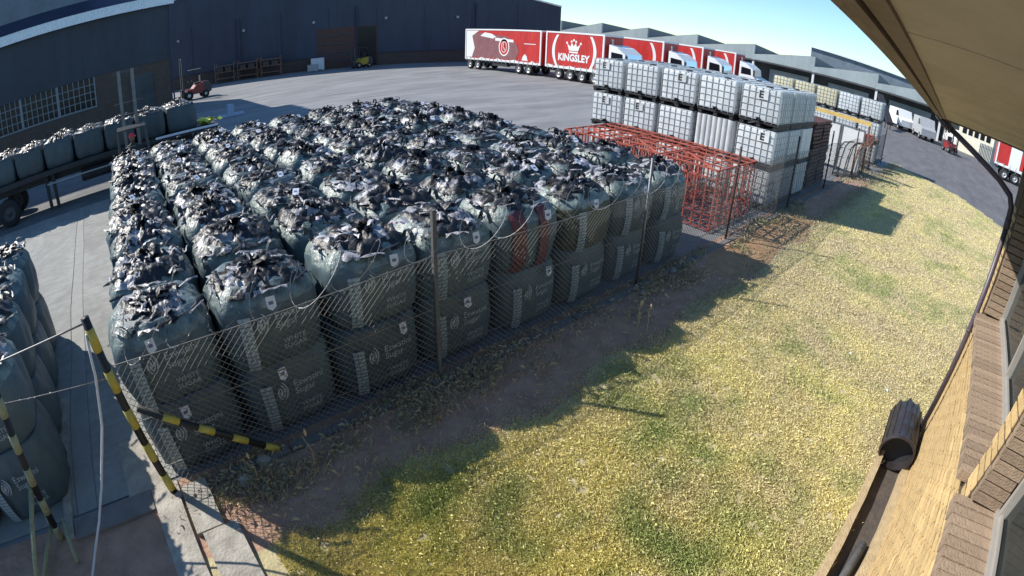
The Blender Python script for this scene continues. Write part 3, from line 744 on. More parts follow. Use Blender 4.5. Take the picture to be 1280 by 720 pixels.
VALVE = MB().lathe([(.05, -.04), (.05, .05), (.03, .06), (.03, .10)], 10, ax='x', c=(-TD/2-.02, 0, .22)).box(-TD/2-.10, -TD/2-.08, -.06, .06, .25, .27).mesh('outlet_valve', 'pallet_black')
plate = MB().box(-.004, .002, -.26, .04, -.02, .24).mesh('plate', 'tank_plastic')
def tank(loc, lb, group, fluted=False, letter=None, rz=0):
    t = thing('tank_crate' if fluted else 'caged_tank', lb, 'tank', loc, rz, group)
    link('pallet', TPAL, t)
    if fluted: link('fluted_body', FLUTE, t)
    else:
        link('tank', TANK, t); link('wire_cage', TCAGE, t); link('filler_cap', LID, t)
    if not fluted: link('outlet_valve', VALVE, t)
    if letter is not None:
        link('plate', plate, t, (-TD/2+.008, letter, .80)); link('letter_mark', EMESH, t, (-TD/2+.001, letter+.02, .82))
    return t
X0, Y0 = 13.75+TD/2, .30+TW/2
tn = ['bottom', 'middle', 'top']
for j in range(3):
    for i in range(5):
        for k_ in range(3):
            if k_ < 2 and not (j == 0 or i == 0): continue
            fl = (k_ == 1 and i == 1 and j == 0) or (i == 0 and j == 2 and k_ < 2)
            let = {(0, 4, 2): .2, (0, 2, 2): 0., (0, 0, 2): .05, (0, 4, 1): .15, (0, 3, 1): .1, (0, 0, 1): -.15}.get((j, i, k_))
            if j == 0: lb = f'{"fluted white crate" if fl else "caged white tank"}, {tn[k_]} tier facing the cages, {ordn(i)} from the fence'
            elif i == 0: lb = f'{"fluted white crate" if fl else "caged white tank"} along the fence, {tn[k_]} tier, {ordn(j)} past the corner stack'
            else: lb = f'top tier caged tank, {ordn(j)} line behind the front, {ordn(i)} from the fence'
            tank((X0+(TD+.02)*j+random.uniform(-.015, .015), Y0+(TW+.035)*i-(.0 if i else .03), TH*k_), lb, 'white tanks stacked by the cages', fl, let, random.uniform(-.025, .025))
for k_ in range(3):
    for n_ in range(5):
        o = tank((29.6, .35+1.335*n_, TH*k_), f'caged tank of the far row behind the boards, {tn[k_]} tier, {ordn(n_)} from fence', 'far row of caged tanks', False)
        if k_ == 2 and n_ > 1:
            for c in o.children:
                if c.name.startswith('tank'):
                    c.data = c.data.copy(); c.data.materials[0] = M['tank_tinted']
# brown crates
def crate_mesh():
    mb = MB(); W_ = 1.1; D_ = 1.1
    for sy in (-.5, 0, .5): mb.box(-D_/2, D_/2, sy-.05, sy+.05, 0, .09)
    for k_ in range(6): x = -D_/2+.02+k_*.2; mb.box(x, x+.13, -W_/2, W_/2, .09, .115)
    for k_ in range(4): x = -D_/2+.02+k_*.31; mb.box(x, x+.13, -W_/2, W_/2, -.0, .02)
    return mb.mesh('slat_deck', 'crate_brown')
CR = crate_mesh()
for n_, (cx, cy) in enumerate(((18.65, .95), (19.9, .95))):
    for k_ in range(18):
        t = thing('pallet', f'brown slatted pallet, {"nearer" if n_ == 0 else "farther"} stack right of the white tanks, {"topmost" if k_ == 17 else f"{ordn(17-k_)} from the top"}', 'pallet', (cx+random.uniform(-.03, .03), cy+random.uniform(-.03, .03), .137*k_), random.uniform(-.03, .03), 'brown pallets stacked beside the white tanks')
        link('slat_deck', CR, t)
# white board panels, yellow beam, rusty frames
for n_ in range(3):
    t = thing('leaning_board', f'upright white framed board, {["at the fence", "middle of three", "farthest from the fence"][n_]}', 'panel', (24.3+.02*n_, .22+1.2*n_, 0), radians(90))
    MB().box(-.55, .55, -.03, .03, .12, 2.02).build('board', 'panel_white', t)
    for x in (-.55, .55): MB().box(x-.03, x+.03, -.05, .05, 0, 2.05).build('upright', 'galv', t)
    MB().box(-.58, .58, -.048, .048, 2.05, 2.10).build('top_rail', 'galv', t)
tag(MB().box(24.9, 25.05, -.45, 3.2, 2.32, 2.50).build('yellow_beam', 'beam_yellow'), 'long yellow beam above the white boards', 'beam')
for y in (-.4, 3.1): tag(MB().box(24.93, 25.02, y-.04, y+.04, 0, 2.318).build('prop', 'rust'), f'thin rusty prop under the {"fence" if y < 1 else "inner"} end of the yellow beam', 'prop')
for n_ in range(4):
    t = thing('trolley_frame', f'bent tube trolley frame against the white panels, {ordn(n_)} from the brown pallets', 'trolley', ([22.9, 23.4, 23.9, 27.2][n_], [.35, .02, -.22, -.1][n_], 0), radians(12*n_-10), 'rusty tube trolleys by the fence')
    for sx in (-.3, .3):
        MB().tube([(sx, .1, 0), (sx, .05, .7), (sx, -.05, 1.3), (sx, -.2, 1.55), (sx, -.42, 1.6)], .028, 6).build('side_tube', 'rust' if n_ > 1 else 'chassis', t, True)
    MB().tube([(-.3, -.42, 1.6), (.3, -.42, 1.6)], .028, 6).build('handle', 'rust', t)
    for z in (.35, .8, 1.2): MB().tube([(-.3, .06, z), (.3, .06, z)], .02, 5).build('rung', 'rust', t)
    MB().box(-.32, .32, -.35, .12, .06, .10).build('foot_plate', 'chassis', t)
for n_, x in enumerate((27.0, 28.1)):
    t = thing('red_rack', f'small red and rusty machine frame near the end of the fence, {["left", "right"][n_]} one', 'machine frame', (x, .35-.3*n_, 0), .3*n_); t.scale = (.7, .7, .85)
    for sx in (-.35, .35):
        for sy in (-.3, .3): MB().box(sx-.03, sx+.03, sy-.03, sy+.03, 0, 2.0).build('leg', 'rust', t)
    MB().box(-.4, .4, -.35, .35, 1.35, 1.95).build('housing', 'red_steel_dark', t)
    MB().lathe([(0, -.42), (.22, -.42), (.24, -.38), (.24, -.36)], 14, ax='y', c=(0, 0, 1.6)).build('wheel', 'red_steel', t)

# ------------------------------------------------------------------ vehicles
def wheel(parent, x, y, r=.5, w_=.3, side=-1, name='wheel'):
    mb = MB(); mb.lathe([(r*.55, -w_/2), (r*.92, -w_/2), (r, -w_*.35), (r, w_*.35), (r*.92, w_/2), (r*.55, w_/2)], 20, ax='x')
    o = mb.build(name, 'tyre', parent, True, loc=(x, y, r))
    mb = MB(); s_ = side*w_/2; mb.lathe([(r*.58, s_*.98), (r*.5, s_*.98), (r*.42, s_*.6), (r*.2, s_*.6), (r*.16, s_*.95), (0, s_*.95)], 16, ax='x')
    mb.build('rim', 'rim', o, True)
    return o
def box_trailer(parent_label, x, y0, y1, art, group=None, wheels=(), zb=1.05, zt=4.2, name='box_trailer'):
    t = thing(name, parent_label, 'trailer', (x, y1, 0), 0, group)     # local y runs 0..L towards the rear
    L = y0-y1
    MB().box(0, 2.5, 0, L, zb, zt).build('curtain_body', 'truck_red', t)
    MB().box(-.03, 2.53, -.03, L+.03, zt, zt+.14).build('roof_rail', 'truck_white', t)
    for yy_ in (-.02, L-.12): MB().box(-.035, .06, yy_, yy_+.15, zb, zt).build('corner_post', 'truck_white', t)
    mb = MB(); y = 0
    rs = random.Random(int(y0*10)); P = [(-.012, 0, zb-.02)]; n = int(L/.35)
    for k_ in range(n+1): P.append((-.012, L*k_/n, zb+.14+.10*rs.random()+(.12 if k_ % 7 == 3 else 0)))
    P.append((-.012, L, zb-.02)); mb.prism(P[::-1], (.01, 0, 0)); mb.build('white_skirt', 'truck_white', t)
    MB().box(.3, 2.2, .2, L-.2, zb-.32, zb).build('chassis', 'chassis', t)
    for (ya, yb) in wheels:
        for yy_ in (ya, yb):
            for xx_, sd in ((.17, -1), (2.33, 1)): wheel(t, xx_, yy_, .5, .3, sd)
    n = int(L/.62); mb = MB()
    for k_ in range(n): yy_ = .4+k_*(L-.7)/(n-1); mb.box(-.03, -.0125, yy_-.025, yy_+.025, zb-.16, zb+.34); mb.box(-.036, -.03, yy_-.04, yy_+.04, zb+.02, zb+.12)
    mb.build('curtain_strap', 'truck_grey', t)['kind'] = 'stuff'
    mb = MB(); mb.box(.15, .6, L*.42, L*.62, .55, zb-.05); mb.build('side_box', 'chassis', t)
    return t, L
def disc_poly(cy, cz, ry, rz, x, n=28, inner=None):
    mb = MB(); O = [(x, cy+ry*cos(2*pi*k_/n), cz+rz*sin(2*pi*k_/n)) for k_ in range(n)]
    if inner is None: return mb.poly(O[::-1])
    I = [(x, cy+(ry-inner)*cos(2*pi*k_/n), cz+(rz-inner)*sin(2*pi*k_/n)) for k_ in range(n)]
    return mb.add(O+I, [(k_, n+k_, n+(k_+1) % n, (k_+1) % n) for k_ in range(n)])
def kingsley(t, L, scale=1.0, txt=True):
    # bracket arcs, crown, word
    for sg in (-1, 1):
        mb = MB(); cy, cz = L*.5, 2.62; R0 = L*.36; n = 12
        O, I = [], []
        for k_ in range(n+1):
            a = -.62+1.24*k_/n; z = cz+2.2*sin(a)*1.12; w_ = .34*(1-.25*abs(a)/.62)
            yy_ = cy+sg*(R0*cos(a)*1.12-R0*.12)
            O.append((-.015, yy_+sg*w_/2, z)); I.append((-.015, yy_-sg*w_/2, z))
        mb.add(O+I, [(k_, k_+1, n+2+k_, n+1+k_) for k_ in range(n)]); mb.build('bracket', 'truck_white', t)
    if txt:
        vs, fs = text_mesh('KINGSLEY', .86, .035, 'CENTER'); vs = [(-.016, L*.5-vx*.92, 1.78+vy) for vx, vy, _ in vs]
        MB().add(vs, fs).build('lettering', 'truck_white', t)
        mb = MB(); cy, cz = L*.5, 2.75
        pts = [(-.75, .55), (-.52, -.05), (.52, -.05), (.75, .55), (.36, .30), (.24, .68), (0, .35), (-.24, .68), (-.36, .30)]
        for tri in ((0, 1, 8), (1, 2, 4), (2, 3, 4), (1, 4, 8), (8, 4, 6), (8, 6, 7), (4, 5, 6)):
            mb.poly([(-.016, cy+pts[i][0], cz+pts[i][1]) for i in tri])
        for py_, pz_ in ((-.78, .62), (.78, .62), (0, .88), (-.25, .76), (.25, .76)):
            mb.poly([(-.016, cy+py_+.11*cos(a*pi/4), cz+pz_+.11*sin(a*pi/4)) for a in range(8)])
        mb.box(-.017, -.015, cy-.5, cy+.5, cz-.26, cz-.12); mb.build('crown', 'truck_white', t)
# front rig, both trailers
t, L = box_trailer('long red and white curtain trailer with oval emblem, rear of the nearest rig', 34, 41.2, 29.95, 'a', None, ((1.6, 2.95), (9.2, 10.5)))
P = [(-.014, L*.98, 1.35), (-.014, L*.30, 1.35), (-.014, L*.26, 2.2), (-.014, L*.30, 3.0), (-.014, L*.42, 3.62), (-.014, L*.62, 3.78), (-.014, L*.8, 3.95), (-.014, L*.98, 3.5)]
MB().poly(P).build('picture_panel', 'truck_mauve', t)
MB().poly([(-.018, L*.985, 4.15), (-.018, L*.985, 1.3), (-.018, L*.90, 1.3), (-.018, L*.86, 2.3), (-.018, L*.90, 3.6), (-.018, L*.80, 4.15)]).build('white_patch', 'truck_white', t)
MB().poly([(-.017, L*.78, 3.6), (-.017, L*.60, 3.35), (-.017, L*.56, 3.55), (-.017, L*.62, 3.85), (-.017, L*.72, 3.98)]).build('white_patch', 'truck_white', t)
MB().prism([(-.02, L*.57, 3.45), (-.02, L*.33, 3.3), (-.02, L*.33, 3.05), (-.02, L*.57, 3.15)], (.005, 0, 0)).build('scroll', 'truck_white', t)
disc_poly(L*.45, 2.55, .78, .92, -.020).build('oval_red', 'truck_red', t)
disc_poly(L*.45, 2.55, .78, .92, -.022, inner=.13).build('oval_ring', 'truck_white', t)
disc_poly(L*.45, 2.55, .40, .58, -.022, inner=.07).build('inner_ring', 'truck_white', t)
MB().tube([(-.02, L*.45-.2, 2.2), (-.02, L*.45+.1, 2.6), (-.02, L*.45, 2.95)], .05, 4).build('leaf_mark', 'truck_white', t)
MB().poly([(-.019, L*.22, 1.35), (-.019, L*.15, 1.35), (-.019, L*.16, 1.75), (-.019, L*.185, 2.0), (-.019, L*.21, 1.75)]).build('white_patch', 'truck_white', t)
MB().box(-.018, -.012, L*.06, L*.20, 2.95, 3.02).build('small_print', 'truck_white', t)
t, L = box_trailer('red curtain trailer lettered KINGSLEY with a crown, front of the nearest rig', 34, 29.3, 22.75, 'k', None, ((3.6, 4.95), (.9, 2.25)))
kingsley(t, L)
def cab(lb, x, y, group=None):
    t = thing('truck_cab', lb, 'truck', (x, y, 0), 0, group)    # nose towards -y
    mb = MB(); W_ = 2.4
    prof = [(0, .7), (0, 3.55), (-.8, 3.35), (-1.6, 2.85), (-1.75, 2.1), (-3.0, 1.75), (-3.3, 1.5), (-3.35, .6)]
    mb.prism([(.05, a, b) for a, b in prof], (W_, 0, 0)); mb.build('cab_body', 'truck_white', t)
    MB().prism([(.02, -.25, 2.2), (.02, -1.45, 2.2), (.02, -1.35, 2.85), (.02, -.25, 2.95)], (.02, 0, 0)).build('side_window', 'glass_dark', t)
    MB().add([(.25, -1.64, 2.87), (2.25, -1.64, 2.87), (2.25, -1.79, 2.14), (.25, -1.79, 2.14)], [(0, 1, 2, 3)]).build('windscreen', 'glass', t)
    MB().box(.2, 2.3, -3.42, -3.36, .7, 1.4).build('grille', 'chassis', t)
    MB().box(-.12, .04, -1.9, -1.75, 2.1, 2.75).build('mirror', 'chassis', t)
    MB().box(.3, 2.2, -3.2, 1.6, .45, .85).build('chassis', 'chassis', t)
    MB().tube([(.35, -.1, 3.2), (.35, -.1, 4.0)], .08, 8).build('exhaust', 'truck_grey', t)
    for yy_ in (-2.6, .4, 1.4):
        for xx_, sd in ((.2, -1), (2.3, 1)): wheel(t, xx_, yy_, .5, .3, sd)
    for s_ in (.25, 2.0): MB().box(s_, s_+.25, -3.44, -3.36, .95, 1.2).build('headlight', 'glass_dark', t)
    return t
cab('white truck cab pulling the nearest red rig, seen above the white tanks', 34.05, 22.3)
for n_, (x, yf) in enumerate(((40.5, 21.2), (47, 20.7), (53.5, 20.1))):
    t, L = box_trailer(f'red trailer with white bracket arcs, {ordn(n_+1)} rig in the line, mostly behind the tanks', x, yf+13, yf, 'k', 'parked red rigs', ((2.0, 3.3), (9.5, 10.8)))
    kingsley(t, 6.5, txt=False)
    cab(f'white cab of the {ordn(n_+1)} red rig in the line behind the tanks', x+.05, yf-.5, 'parked red rigs')

def forklift(lb, loc, rz, m='forklift_red', mast=2.2, fork=.3, group=None, driver=None, s_=1.0, mx=.33, mm='forklift_grey'):
    t = thing('forklift', lb, 'forklift', loc, rz, group); t.scale = (s_, s_, s_)      # forks towards +y
    mb = MB(); mb.prism([(-.5, -1.05, .35), (-.5, .55, .35), (-.5, .55, .7), (-.5, .1, .75), (-.5, -.15, 1.0), (-.5, -1.0, 1.12), (-.5, -1.2, .9)], (1.0, 0, 0)); mb.build('body', m, t)
    mb = MB(); mb.prism([(-.52, -1.05, .3), (-.52, -.75, .3), (-.52, -.75, 1.13), (-.52, -1.1, 1.1), (-.52, -1.28, .8), (-.52, -1.25, .4)], (1.04, 0, 0)); mb.build('counterweight', 'forklift_grey', t)
    for x in (-.44, .44):
        MB().tube([(x, .45, .7), (x*.92, .25, 2.05)], .024, 6).build('guard_leg', 'forklift_grey', t)
        MB().tube([(x, -.9, 1.1), (x*.92, -.65, 2.05)], .024, 6).build('guard_leg', 'forklift_grey', t)
        q_ = mx if x > 0 else -mx; MB().box(q_-.05, q_+.05, .72, .84, .12, mast).build('mast_rail', mm, t)
        MB().prism([(x*.5-.05, .9, fork), (x*.5-.05, 1.95, fork), (x*.5-.05, 1.95, fork+.03), (x*.5-.05, .95, fork+.06), (x*.5-.05, .95, fork+.5), (x*.5-.05, .9, fork+.5)], (.1, 0, 0)).build('fork', 'forklift_grey', t)
        for y, r in ((.45, .32), (-.8, .26)):
            o = MB().lathe([(r*.4, -.11), (r*.95, -.11), (r, -.07), (r, .07), (r*.95, .11), (r*.4, .11)], 16, ax='x').build('wheel', 'tyre', t, True, loc=(x*1.05, y, r))
            MB().lathe([(r*.5, .1*(1 if x > 0 else -1)), (0, .11*(1 if x > 0 else -1))], 12, ax='x').build('rim', 'rim', o)
    for k_ in range(6): MB().box(-.42, .42, -.62+.16*k_, -.56+.16*k_, 2.05, 2.09).build('roof_bar', 'forklift_grey', t)
    MB().box(-.44, .44, .86, .9, fork+.1, fork+.16).build('carriage', 'forklift_grey', t); MB().box(-.44, .44, .86, .9, fork+.45, fork+.51).build('carriage', 'forklift_grey', t)
    MB().box(-.4, .4, .74, .80, mast-.08, mast).build('mast_tie', 'forklift_grey', t)
    o = MB().box(-.24, .24, -.55, -.1, 1.02, 1.14); o.box(-.24, .24, -.65, -.53, 1.14, 1.6); o.build('seat', 'chassis', t)
    MB().lathe([(.17, 0), (.185, .015), (.17, .03), (.155, .015), (.17, 0)], 16).build('steering_wheel', 'chassis', t, loc=(0, .2, 1.25))
    return t
t = forklift('forklift with raised mast working between the bag stack and the flatbed', (.02, 13.0, 0), 0, 'forklift_grey', 3.65, 2.2, None, None, 1.15, .21, 'galv')
forklift('dark red forklift with grey counterweight parked by the navy building', (6.6, 47.0, 0), radians(95), 'forklift_red', 3.0, .3, None, None, 1.35)
forklift('small yellow forklift parked under the far navy wall', (27.5, 53.5, 0), radians(100), 'forklift_yellow', 2.1, .2, None, None, 1.2)
forklift('small red forklift on the road beyond the lawn', (58.0, -4.3, 0), radians(120), 'forklift_red', 2.2, .2)

# driver sitting in the working forklift
def skin_person(loc, rz, lb):
    t = thing('person', lb, 'person', loc, rz)
    V = [(0, 0, .0), (0, .01, .25), (0, .0, .48), (0, .02, .60), (-.19, 0, .47), (-.24, .12, .24), (-.16, .36, .22), (.19, 0, .47), (.24, .12, .24), (.16, .36, .22), (-.10, .05, -.02), (-.13, .45, .02), (-.13, .50, -.40), (-.13, .62, -.44), (.10, .05, -.02), (.13, .45, .02), (.13, .50, -.40), (.13, .62, -.44), (-.13, .44, .23), (.13, .44, .23)]
    E_ = [(0, 1), (1, 2), (2, 3), (2, 4), (4, 5), (5, 6), (6, 18), (2, 7), (7, 8), (8, 9), (9, 19), (0, 10), (10, 11), (11, 12), (12, 13), (0, 14), (14, 15), (15, 16), (16, 17)]
    R_ = [.15, .15, .13, .06, .07, .05, .04, .07, .05, .04, .10, .075, .055, .04, .10, .075, .055, .04, .03, .03]
    me = bpy.data.meshes.new('body'); me.from_pydata(V, E_, []); o = link('body', me, t); me.materials.append(M['cloth_dark'])
    sk = o.modifiers.new('s', 'SKIN')
    for i, r in enumerate(R_): me.skin_vertices[0].data[i].radius = (r, r*.8)
    me.skin_vertices[0].data[0].use_root = True
    ss = o.modifiers.new('b', 'SUBSURF'); ss.levels = 1; ss.render_levels = 1
    MB().lathe([(0, .58), (.07, .62), (.085, .70), (.09, .77), (.07, .84), (0, .87)], 12).build('head', 'skin', t, True, loc=(0, .03, 0))
    mb = MB(); mb.lathe([(.098, .765), (.10, .80), (.075, .87), (0, .89)], 12, c=(0, .03, 0)); mb.box(-.07, .07, .10, .22, .765, .78); mb.build('cap', 'cap_red', t, True)
    return t
skin_person((.0, 12.65, 1.33), 0, 'forklift driver in dark clothes and a bright red cap, sitting at the wheel')

# flatbed trailer with its load
FB = thing('flatbed_trailer', 'long dark flatbed trailer parked across the lane behind the bag stacks', 'trailer', (-2.2, 15.3, 0), radians(1.0))
MB().box(-7.5, 5.6, 0, 2.5, 1.33, 1.48).build('deck', 'chassis', FB)
MB().box(-7.5, 5.6, -.03, -.0, 1.31, 1.49).build('side_rail', 'chassis', FB)
MB().box(3.1, 5.58, -.055, -.033, 1.42, 1.50).build('edge_strip', 'label_white', FB)
for y in (.6, 1.6): MB().box(-7.3, 5.4, y, y+.2, 1.0, 1.33).build('chassis_beam', 'chassis', FB)
def wheel_y(parent, x, y, r=.5, w_=.3):
    o = MB().lathe([(r*.55, -w_/2), (r*.92, -w_/2), (r, -w_*.35), (r, w_*.35), (r*.92, w_/2), (r*.55, w_/2)], 20, ax='y').build('wheel', 'tyre', parent, True, loc=(x, y, r))
    MB().lathe([(r*.58, -w_/2*.98), (r*.45, -w_/2*.6), (r*.2, -w_/2*.6), (r*.15, -w_/2), (0, -w_/2)], 16, ax='y').build('rim', 'forklift_grey', o, True)
for x in (-3.2, -4.6, 4.2):
    for y in (.2, 2.3): wheel_y(FB, x, y)
for x in (-1.5, -1.2): MB().box(x, x+.12, .25, .4, .05, 1.33).build('landing_leg', 'chassis', FB)
MB().tube([(-1.4, .15, .98), (3.2, .15, .98)], .03, 6).build('side_bar', 'truck_grey', FB)
MB().lathe([(0, -.6), (.22, -.6), (.24, -.55), (.24, .55), (.22, .6), (0, .6)], 14, ax='x', c=(.6, .45, .88)).build('air_tank', 'chassis', FB, True)
Rz = Matrix.Rotation(radians(1.0), 3, 'Z')
for n_ in range(10):
    for r_ in range(2):
        p = Vector((-2.2, 15.3, 0))+Rz @ Vector((-7.5+A+1.235*n_,   .06+A+1.21*r_, 1.48))
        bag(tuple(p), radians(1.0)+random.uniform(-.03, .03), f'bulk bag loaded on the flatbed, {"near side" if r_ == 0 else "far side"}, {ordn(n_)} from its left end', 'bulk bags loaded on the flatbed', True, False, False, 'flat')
mb = MB()
for i in range(26):
    a = random.uniform(0, 6.28); c = Vector((random.gauss(0, .28), random.gauss(0, .16), random.uniform(.02, .22))); d = Vector((cos(a), sin(a), random.uniform(-.3, .3)))*.14; e = Vector((-sin(a), cos(a), .6)).normalized()*.09
    mb.add([c-d-e, c+d-e, c+d+e, c-d+e*.6], [(0, 1, 2, 3)])
p = Vector((-2.2, 15.3, 0))+Rz @ Vector((5.15, .5, 1.48)); tag(mb.build('yellow_bundle', 'vest_yellow', loc=tuple(p)), 'crumpled yellow green bundle lying on the end of the flatbed', 'bundle')
mb = MB(); mb.box(-.8, .8, -.22, .22, 0, .16); mb.box(-.28, .12, -.2, .16, .16, .75); tag(mb.build('t_block', 't_blue', loc=(6.5, 28.2, 0), rotz=.1), 'pale blue T shaped block standing on the shaded yard', 'block')

# ------------------------------------------------------------------ left building
LB = thing('lean_to_building', 'navy clad workshop with barred windows and a white eave at upper left', 'building', (0, 35, 0))
XR = 3.5
mb = MB(); mb.box(-40, XR, .02, 12, 4.25, 8.25); mb.build('cladding', 'navy', LB)
segs = []; wx0, wx1 = -14.2, -2.3
mb = MB(); mb.box(-40, XR-.03, .06, 12, 0, 2.12); mb.box(wx1, XR-.03, .06, 12, 2.12, 4.25); mb.box(-40, wx0, .06, 12, 2.12, 4.25); mb.build('brick_wall', 'brick_brown', LB)
MB().box(wx0, wx1, .9, 1.0, 2.12, 4.25).build('room_back', 'room_dark', LB)
nw = 4; W_ = (wx1-wx0)/nw
for k_ in range(nw):
    a = wx0+W_*k_; o = MB().box(a+.05, a+W_-.05, .14, .16, 2.15, 4.22).build('window', 'glass_dark', LB)
    mb = MB(); mb.box(a, a+.10, 0, .14, 2.12, 4.25); mb.box(a+W_-.10, a+W_, .002, .14, 2.12, 4.25)
    mb.box(a+.1, a+W_-.1, .004, .13, 2.12, 2.22); mb.build('window_frame', 'window_bar', o)
    mb = MB()
    for i in range(1, 7): x = a+W_*i/7; mb.box(x-.028, x+.028, .01, .11, 2.22, 4.25)
    for i in range(1, 4): z = 2.2+.52*i; mb.box(a+.1, a+W_-.1, .02, .10, z-.025, z+.025)
    mb.build('glazing_bar', 'window_bar', o)
mb = MB(); x = -40
prev = None
n = 430
V = []
for i in range(n+1):
    x = -40+(XR+.4+40)*i/n; dz = .05*(i % 2); V += [(x, -.35-dz, 8.22), (x, -.05-dz, 8.95)]
mb.add(V, [(2*i, 2*i+2, 2*i+3, 2*i+1) for i in range(n)]); mb.build('eave_sheet', 'eave_white', LB)
MB().prism([(-40, -.02, 8.28), (-40, 2.5, 10.1), (-40, 2.5, 8.3)], (XR+40.2, 0, 0)).build('roof', 'navy_roof', LB)
MB().box(-40, -2.5, 2.6, 12, 10.0, 18.0).build('clerestory_wall', 'clad_grey', LB)
MB().box(-40, -2.3, 2.3, 13, 18.0, 18.3).build('upper_roof', 'roof_pale', LB)
MB().tube([(XR+.08, -.02, 8.2), (XR+.08, -.02, .1)], .06, 6).build('downpipe', 'navy_roof', LB)
MB().box(XR-3.2, XR-1.4, -.02, .06, 0, 3.6).build('roller_door', 'dock_dark', LB)

# far navy building (faces the camera at an angle)
A0 = Vector((2.0, 69.3, 0)); A1 = Vector((52.5, 45.2, 0)); dA = (A1-A0); LA = dA.length; rA = atan2(dA.y, dA.x)
NB = thing('navy_warehouse', 'big plain navy warehouse wall across the back of the yard', 'building', tuple(A0), rA)
mb = MB(); mb.prism([(0, 0, 1.6), (LA, 0, 1.6), (LA, 0, 7.9), (LA*.62, 0, 12.0), (LA*.2, 0, 12.4), (0, 0, 11.4)], (0, 25, 0)); mb.build('cladding', 'navy_far', NB)
MB().box(.03, LA-.03, .05, 25, -.02, 1.6).build('dado', 'brick_brown', NB)
mb = MB(); mb.tube([(LA+.0, -.1, 7.92), (LA*.62, -.1, 12.05), (LA*.2, -.1, 12.45), (-.1, -.1, 11.45)], .14, 5); mb.build('verge_trim', 'eave_white', NB)
for k_ in range(5):
    MB().box(6+9*k_, 6.3+9*k_, -.2, -.03, 6.2-.1*k_, 6.5-.1*k_).build('wall_lamp', 'truck_grey', NB)
for k_ in range(9): MB().box(2+6*k_-.035, 2+6*k_+.035, -.05, -.002, 1.6, 7.9).build('cladding_joint', 'navy_roof', NB)
for k_ in range(3): MB().tube([(14.5+15*k_, -.16, 7.8), (14.5+15*k_, -.16, .1)], .11, 6).build('downpipe', 'navy_roof', NB)
MB().box(.1, LA-.1, -.07, -.004, 1.58, 1.72).build('drip_flashing', 'navy_roof', NB)
DR = MB().box(24.5, 32.0, -.06, -.01, .02, 5.2).build('loading_door', 'crate_brown', NB)
for k_ in range(4): MB().box(24.5+.05, 31.95, -.12, -.065, .9+1.1*k_, 1.05+1.1*k_).build('rail', 'dock_dark', DR)
MB().box(29.6, 31.9, -.13, -.065, .1, 5.1).build('open_side', 'glass_dark', DR)
for n_, (u, w_, h, m, lb) in enumerate(((23.8, 1.6, 1.5, 'panel_white', 'white box low beside the far loading door'), (23.5, 1.2, .8, 'truck_grey', 'grey crate beside the white box at the far door'))):
    p = A0+dA.normalized()*u+Vector((-.43, -.9, 0))*(1.5+1.6*n_); mb = MB(); mb.box(0, w_, 0, .9, .1, h); mb.box(.05, .2, .05, .85, 0, .1); mb.box(w_-.2, w_-.05, .05, .85, 0, .1)
    mb.box(-.02, w_+.02, -.02, .92, h, h+.06); tag(mb.build('storage_box', m, loc=tuple(p), rotz=rA), lb, 'box')
for n_ in range(3):
    p = A0+dA.normalized()*(11.5+3.0*n_)+Vector((-.43, -.9, 0))*2.0
    t = thing('storage_rack', f'rusty storage rack against the navy wall, {ordn(n_)} from the left', 'rack', tuple(p), rA, 'racks along the navy wall')
    for x in (0, 2.5):
        for y in (0, 1.0): MB().box(x, x+.09, y, y+.09, 0, 2.5).build('leg', 'galv' if n_ == 0 else 'rust', t)
    for z in (.5, 1.3, 2.1): MB().box(-.02, 2.6, -.02, 1.1, z, z+.09).build('shelf', 'rust', t)
    for x in (.3, 1.4): MB().box(x, x+.8, .1, .9, 1.4, 1.95).build('stored_box', 'brick_brown', t)

# mast behind
tag(MB().tube([(58.6, 57.4, 0), (58.6, 57.4, 9.5)], [.25, .14], 8).build('lamp_mast', 'panel_white', None, True), 'pale thin mast rising behind the right end of the navy warehouse', 'mast')

# ------------------------------------------------------------------ sawtooth warehouse
SW = thing('sawtooth_warehouse', 'long grey warehouse with a sawtooth roof beyond the tanks', 'building', (70, 0, 0))
PK = [79.8, 70.7, 61.6, 52.35, 43.15, 34.2, 24.9, 15.9, 6.9, -2.2, -11.3]
ZP = [6.6, 6.6, 6.55, 6.5, 6.35, 6.2, 6.1, 6.05, 5.9, 5.8, 5.7]; ZB = 3.95
for i in range(1, len(PK)):
    ya, yb = PK[i-1], PK[i]; zt = ZP[i]
    P = [(0, ya, ZB), (0, yb, ZB), (0, yb, zt), (0, ya, ZB+.75)]
    MB().prism(P, (.3, 0, 0)).build('gable_fascia', 'fascia_grey', SW)
    MB().prism([(.31, yb+.02, ZB), (13, yb+.02, ZB), (13, yb+.02, zt-.9), (.31, yb+.02, zt-.02)], (0, .2, 0)).build('clerestory', 'clerestory', SW)
    MB().add([(.0, ya, ZB+.77), (.0, yb, zt+.02), (13, yb, zt-.85), (13, ya, ZB+.1)], [(0, 1, 2, 3)]).build('roof_slope', 'roof_pale', SW)
    MB().box(-.15, .15, yb-.15, yb+.15, -.02, ZB).build('column', 'panel_white', SW)
    MB().box(2.9, 3.1, ya-1.5, yb+1.5, .0, 3.0).build('dock_door', 'fascia_grey', SW)
MB().box(3.2, 14, PK[-1], PK[0], -.02, ZB-.01).build('back_wall', 'dock_dark', SW)
MB().box(-.25, -.05, PK[-1], PK[0], ZB-.22, ZB-.02).build('eaves_beam', 'dock_dark', SW)
BW = thing('pale_roof_hall', 'distant hall with a broad pale roof rising behind the sawtooth warehouse', 'building', (88, 0, 0))
mb = MB(); mb.prism([(0, 15, 4), (0, -12, 4), (0, -12, 5.6), (0, 22, 8.0), (0, 22, 4)], (.4, 0, 0)); mb.build('gable', 'clad_grey', BW)
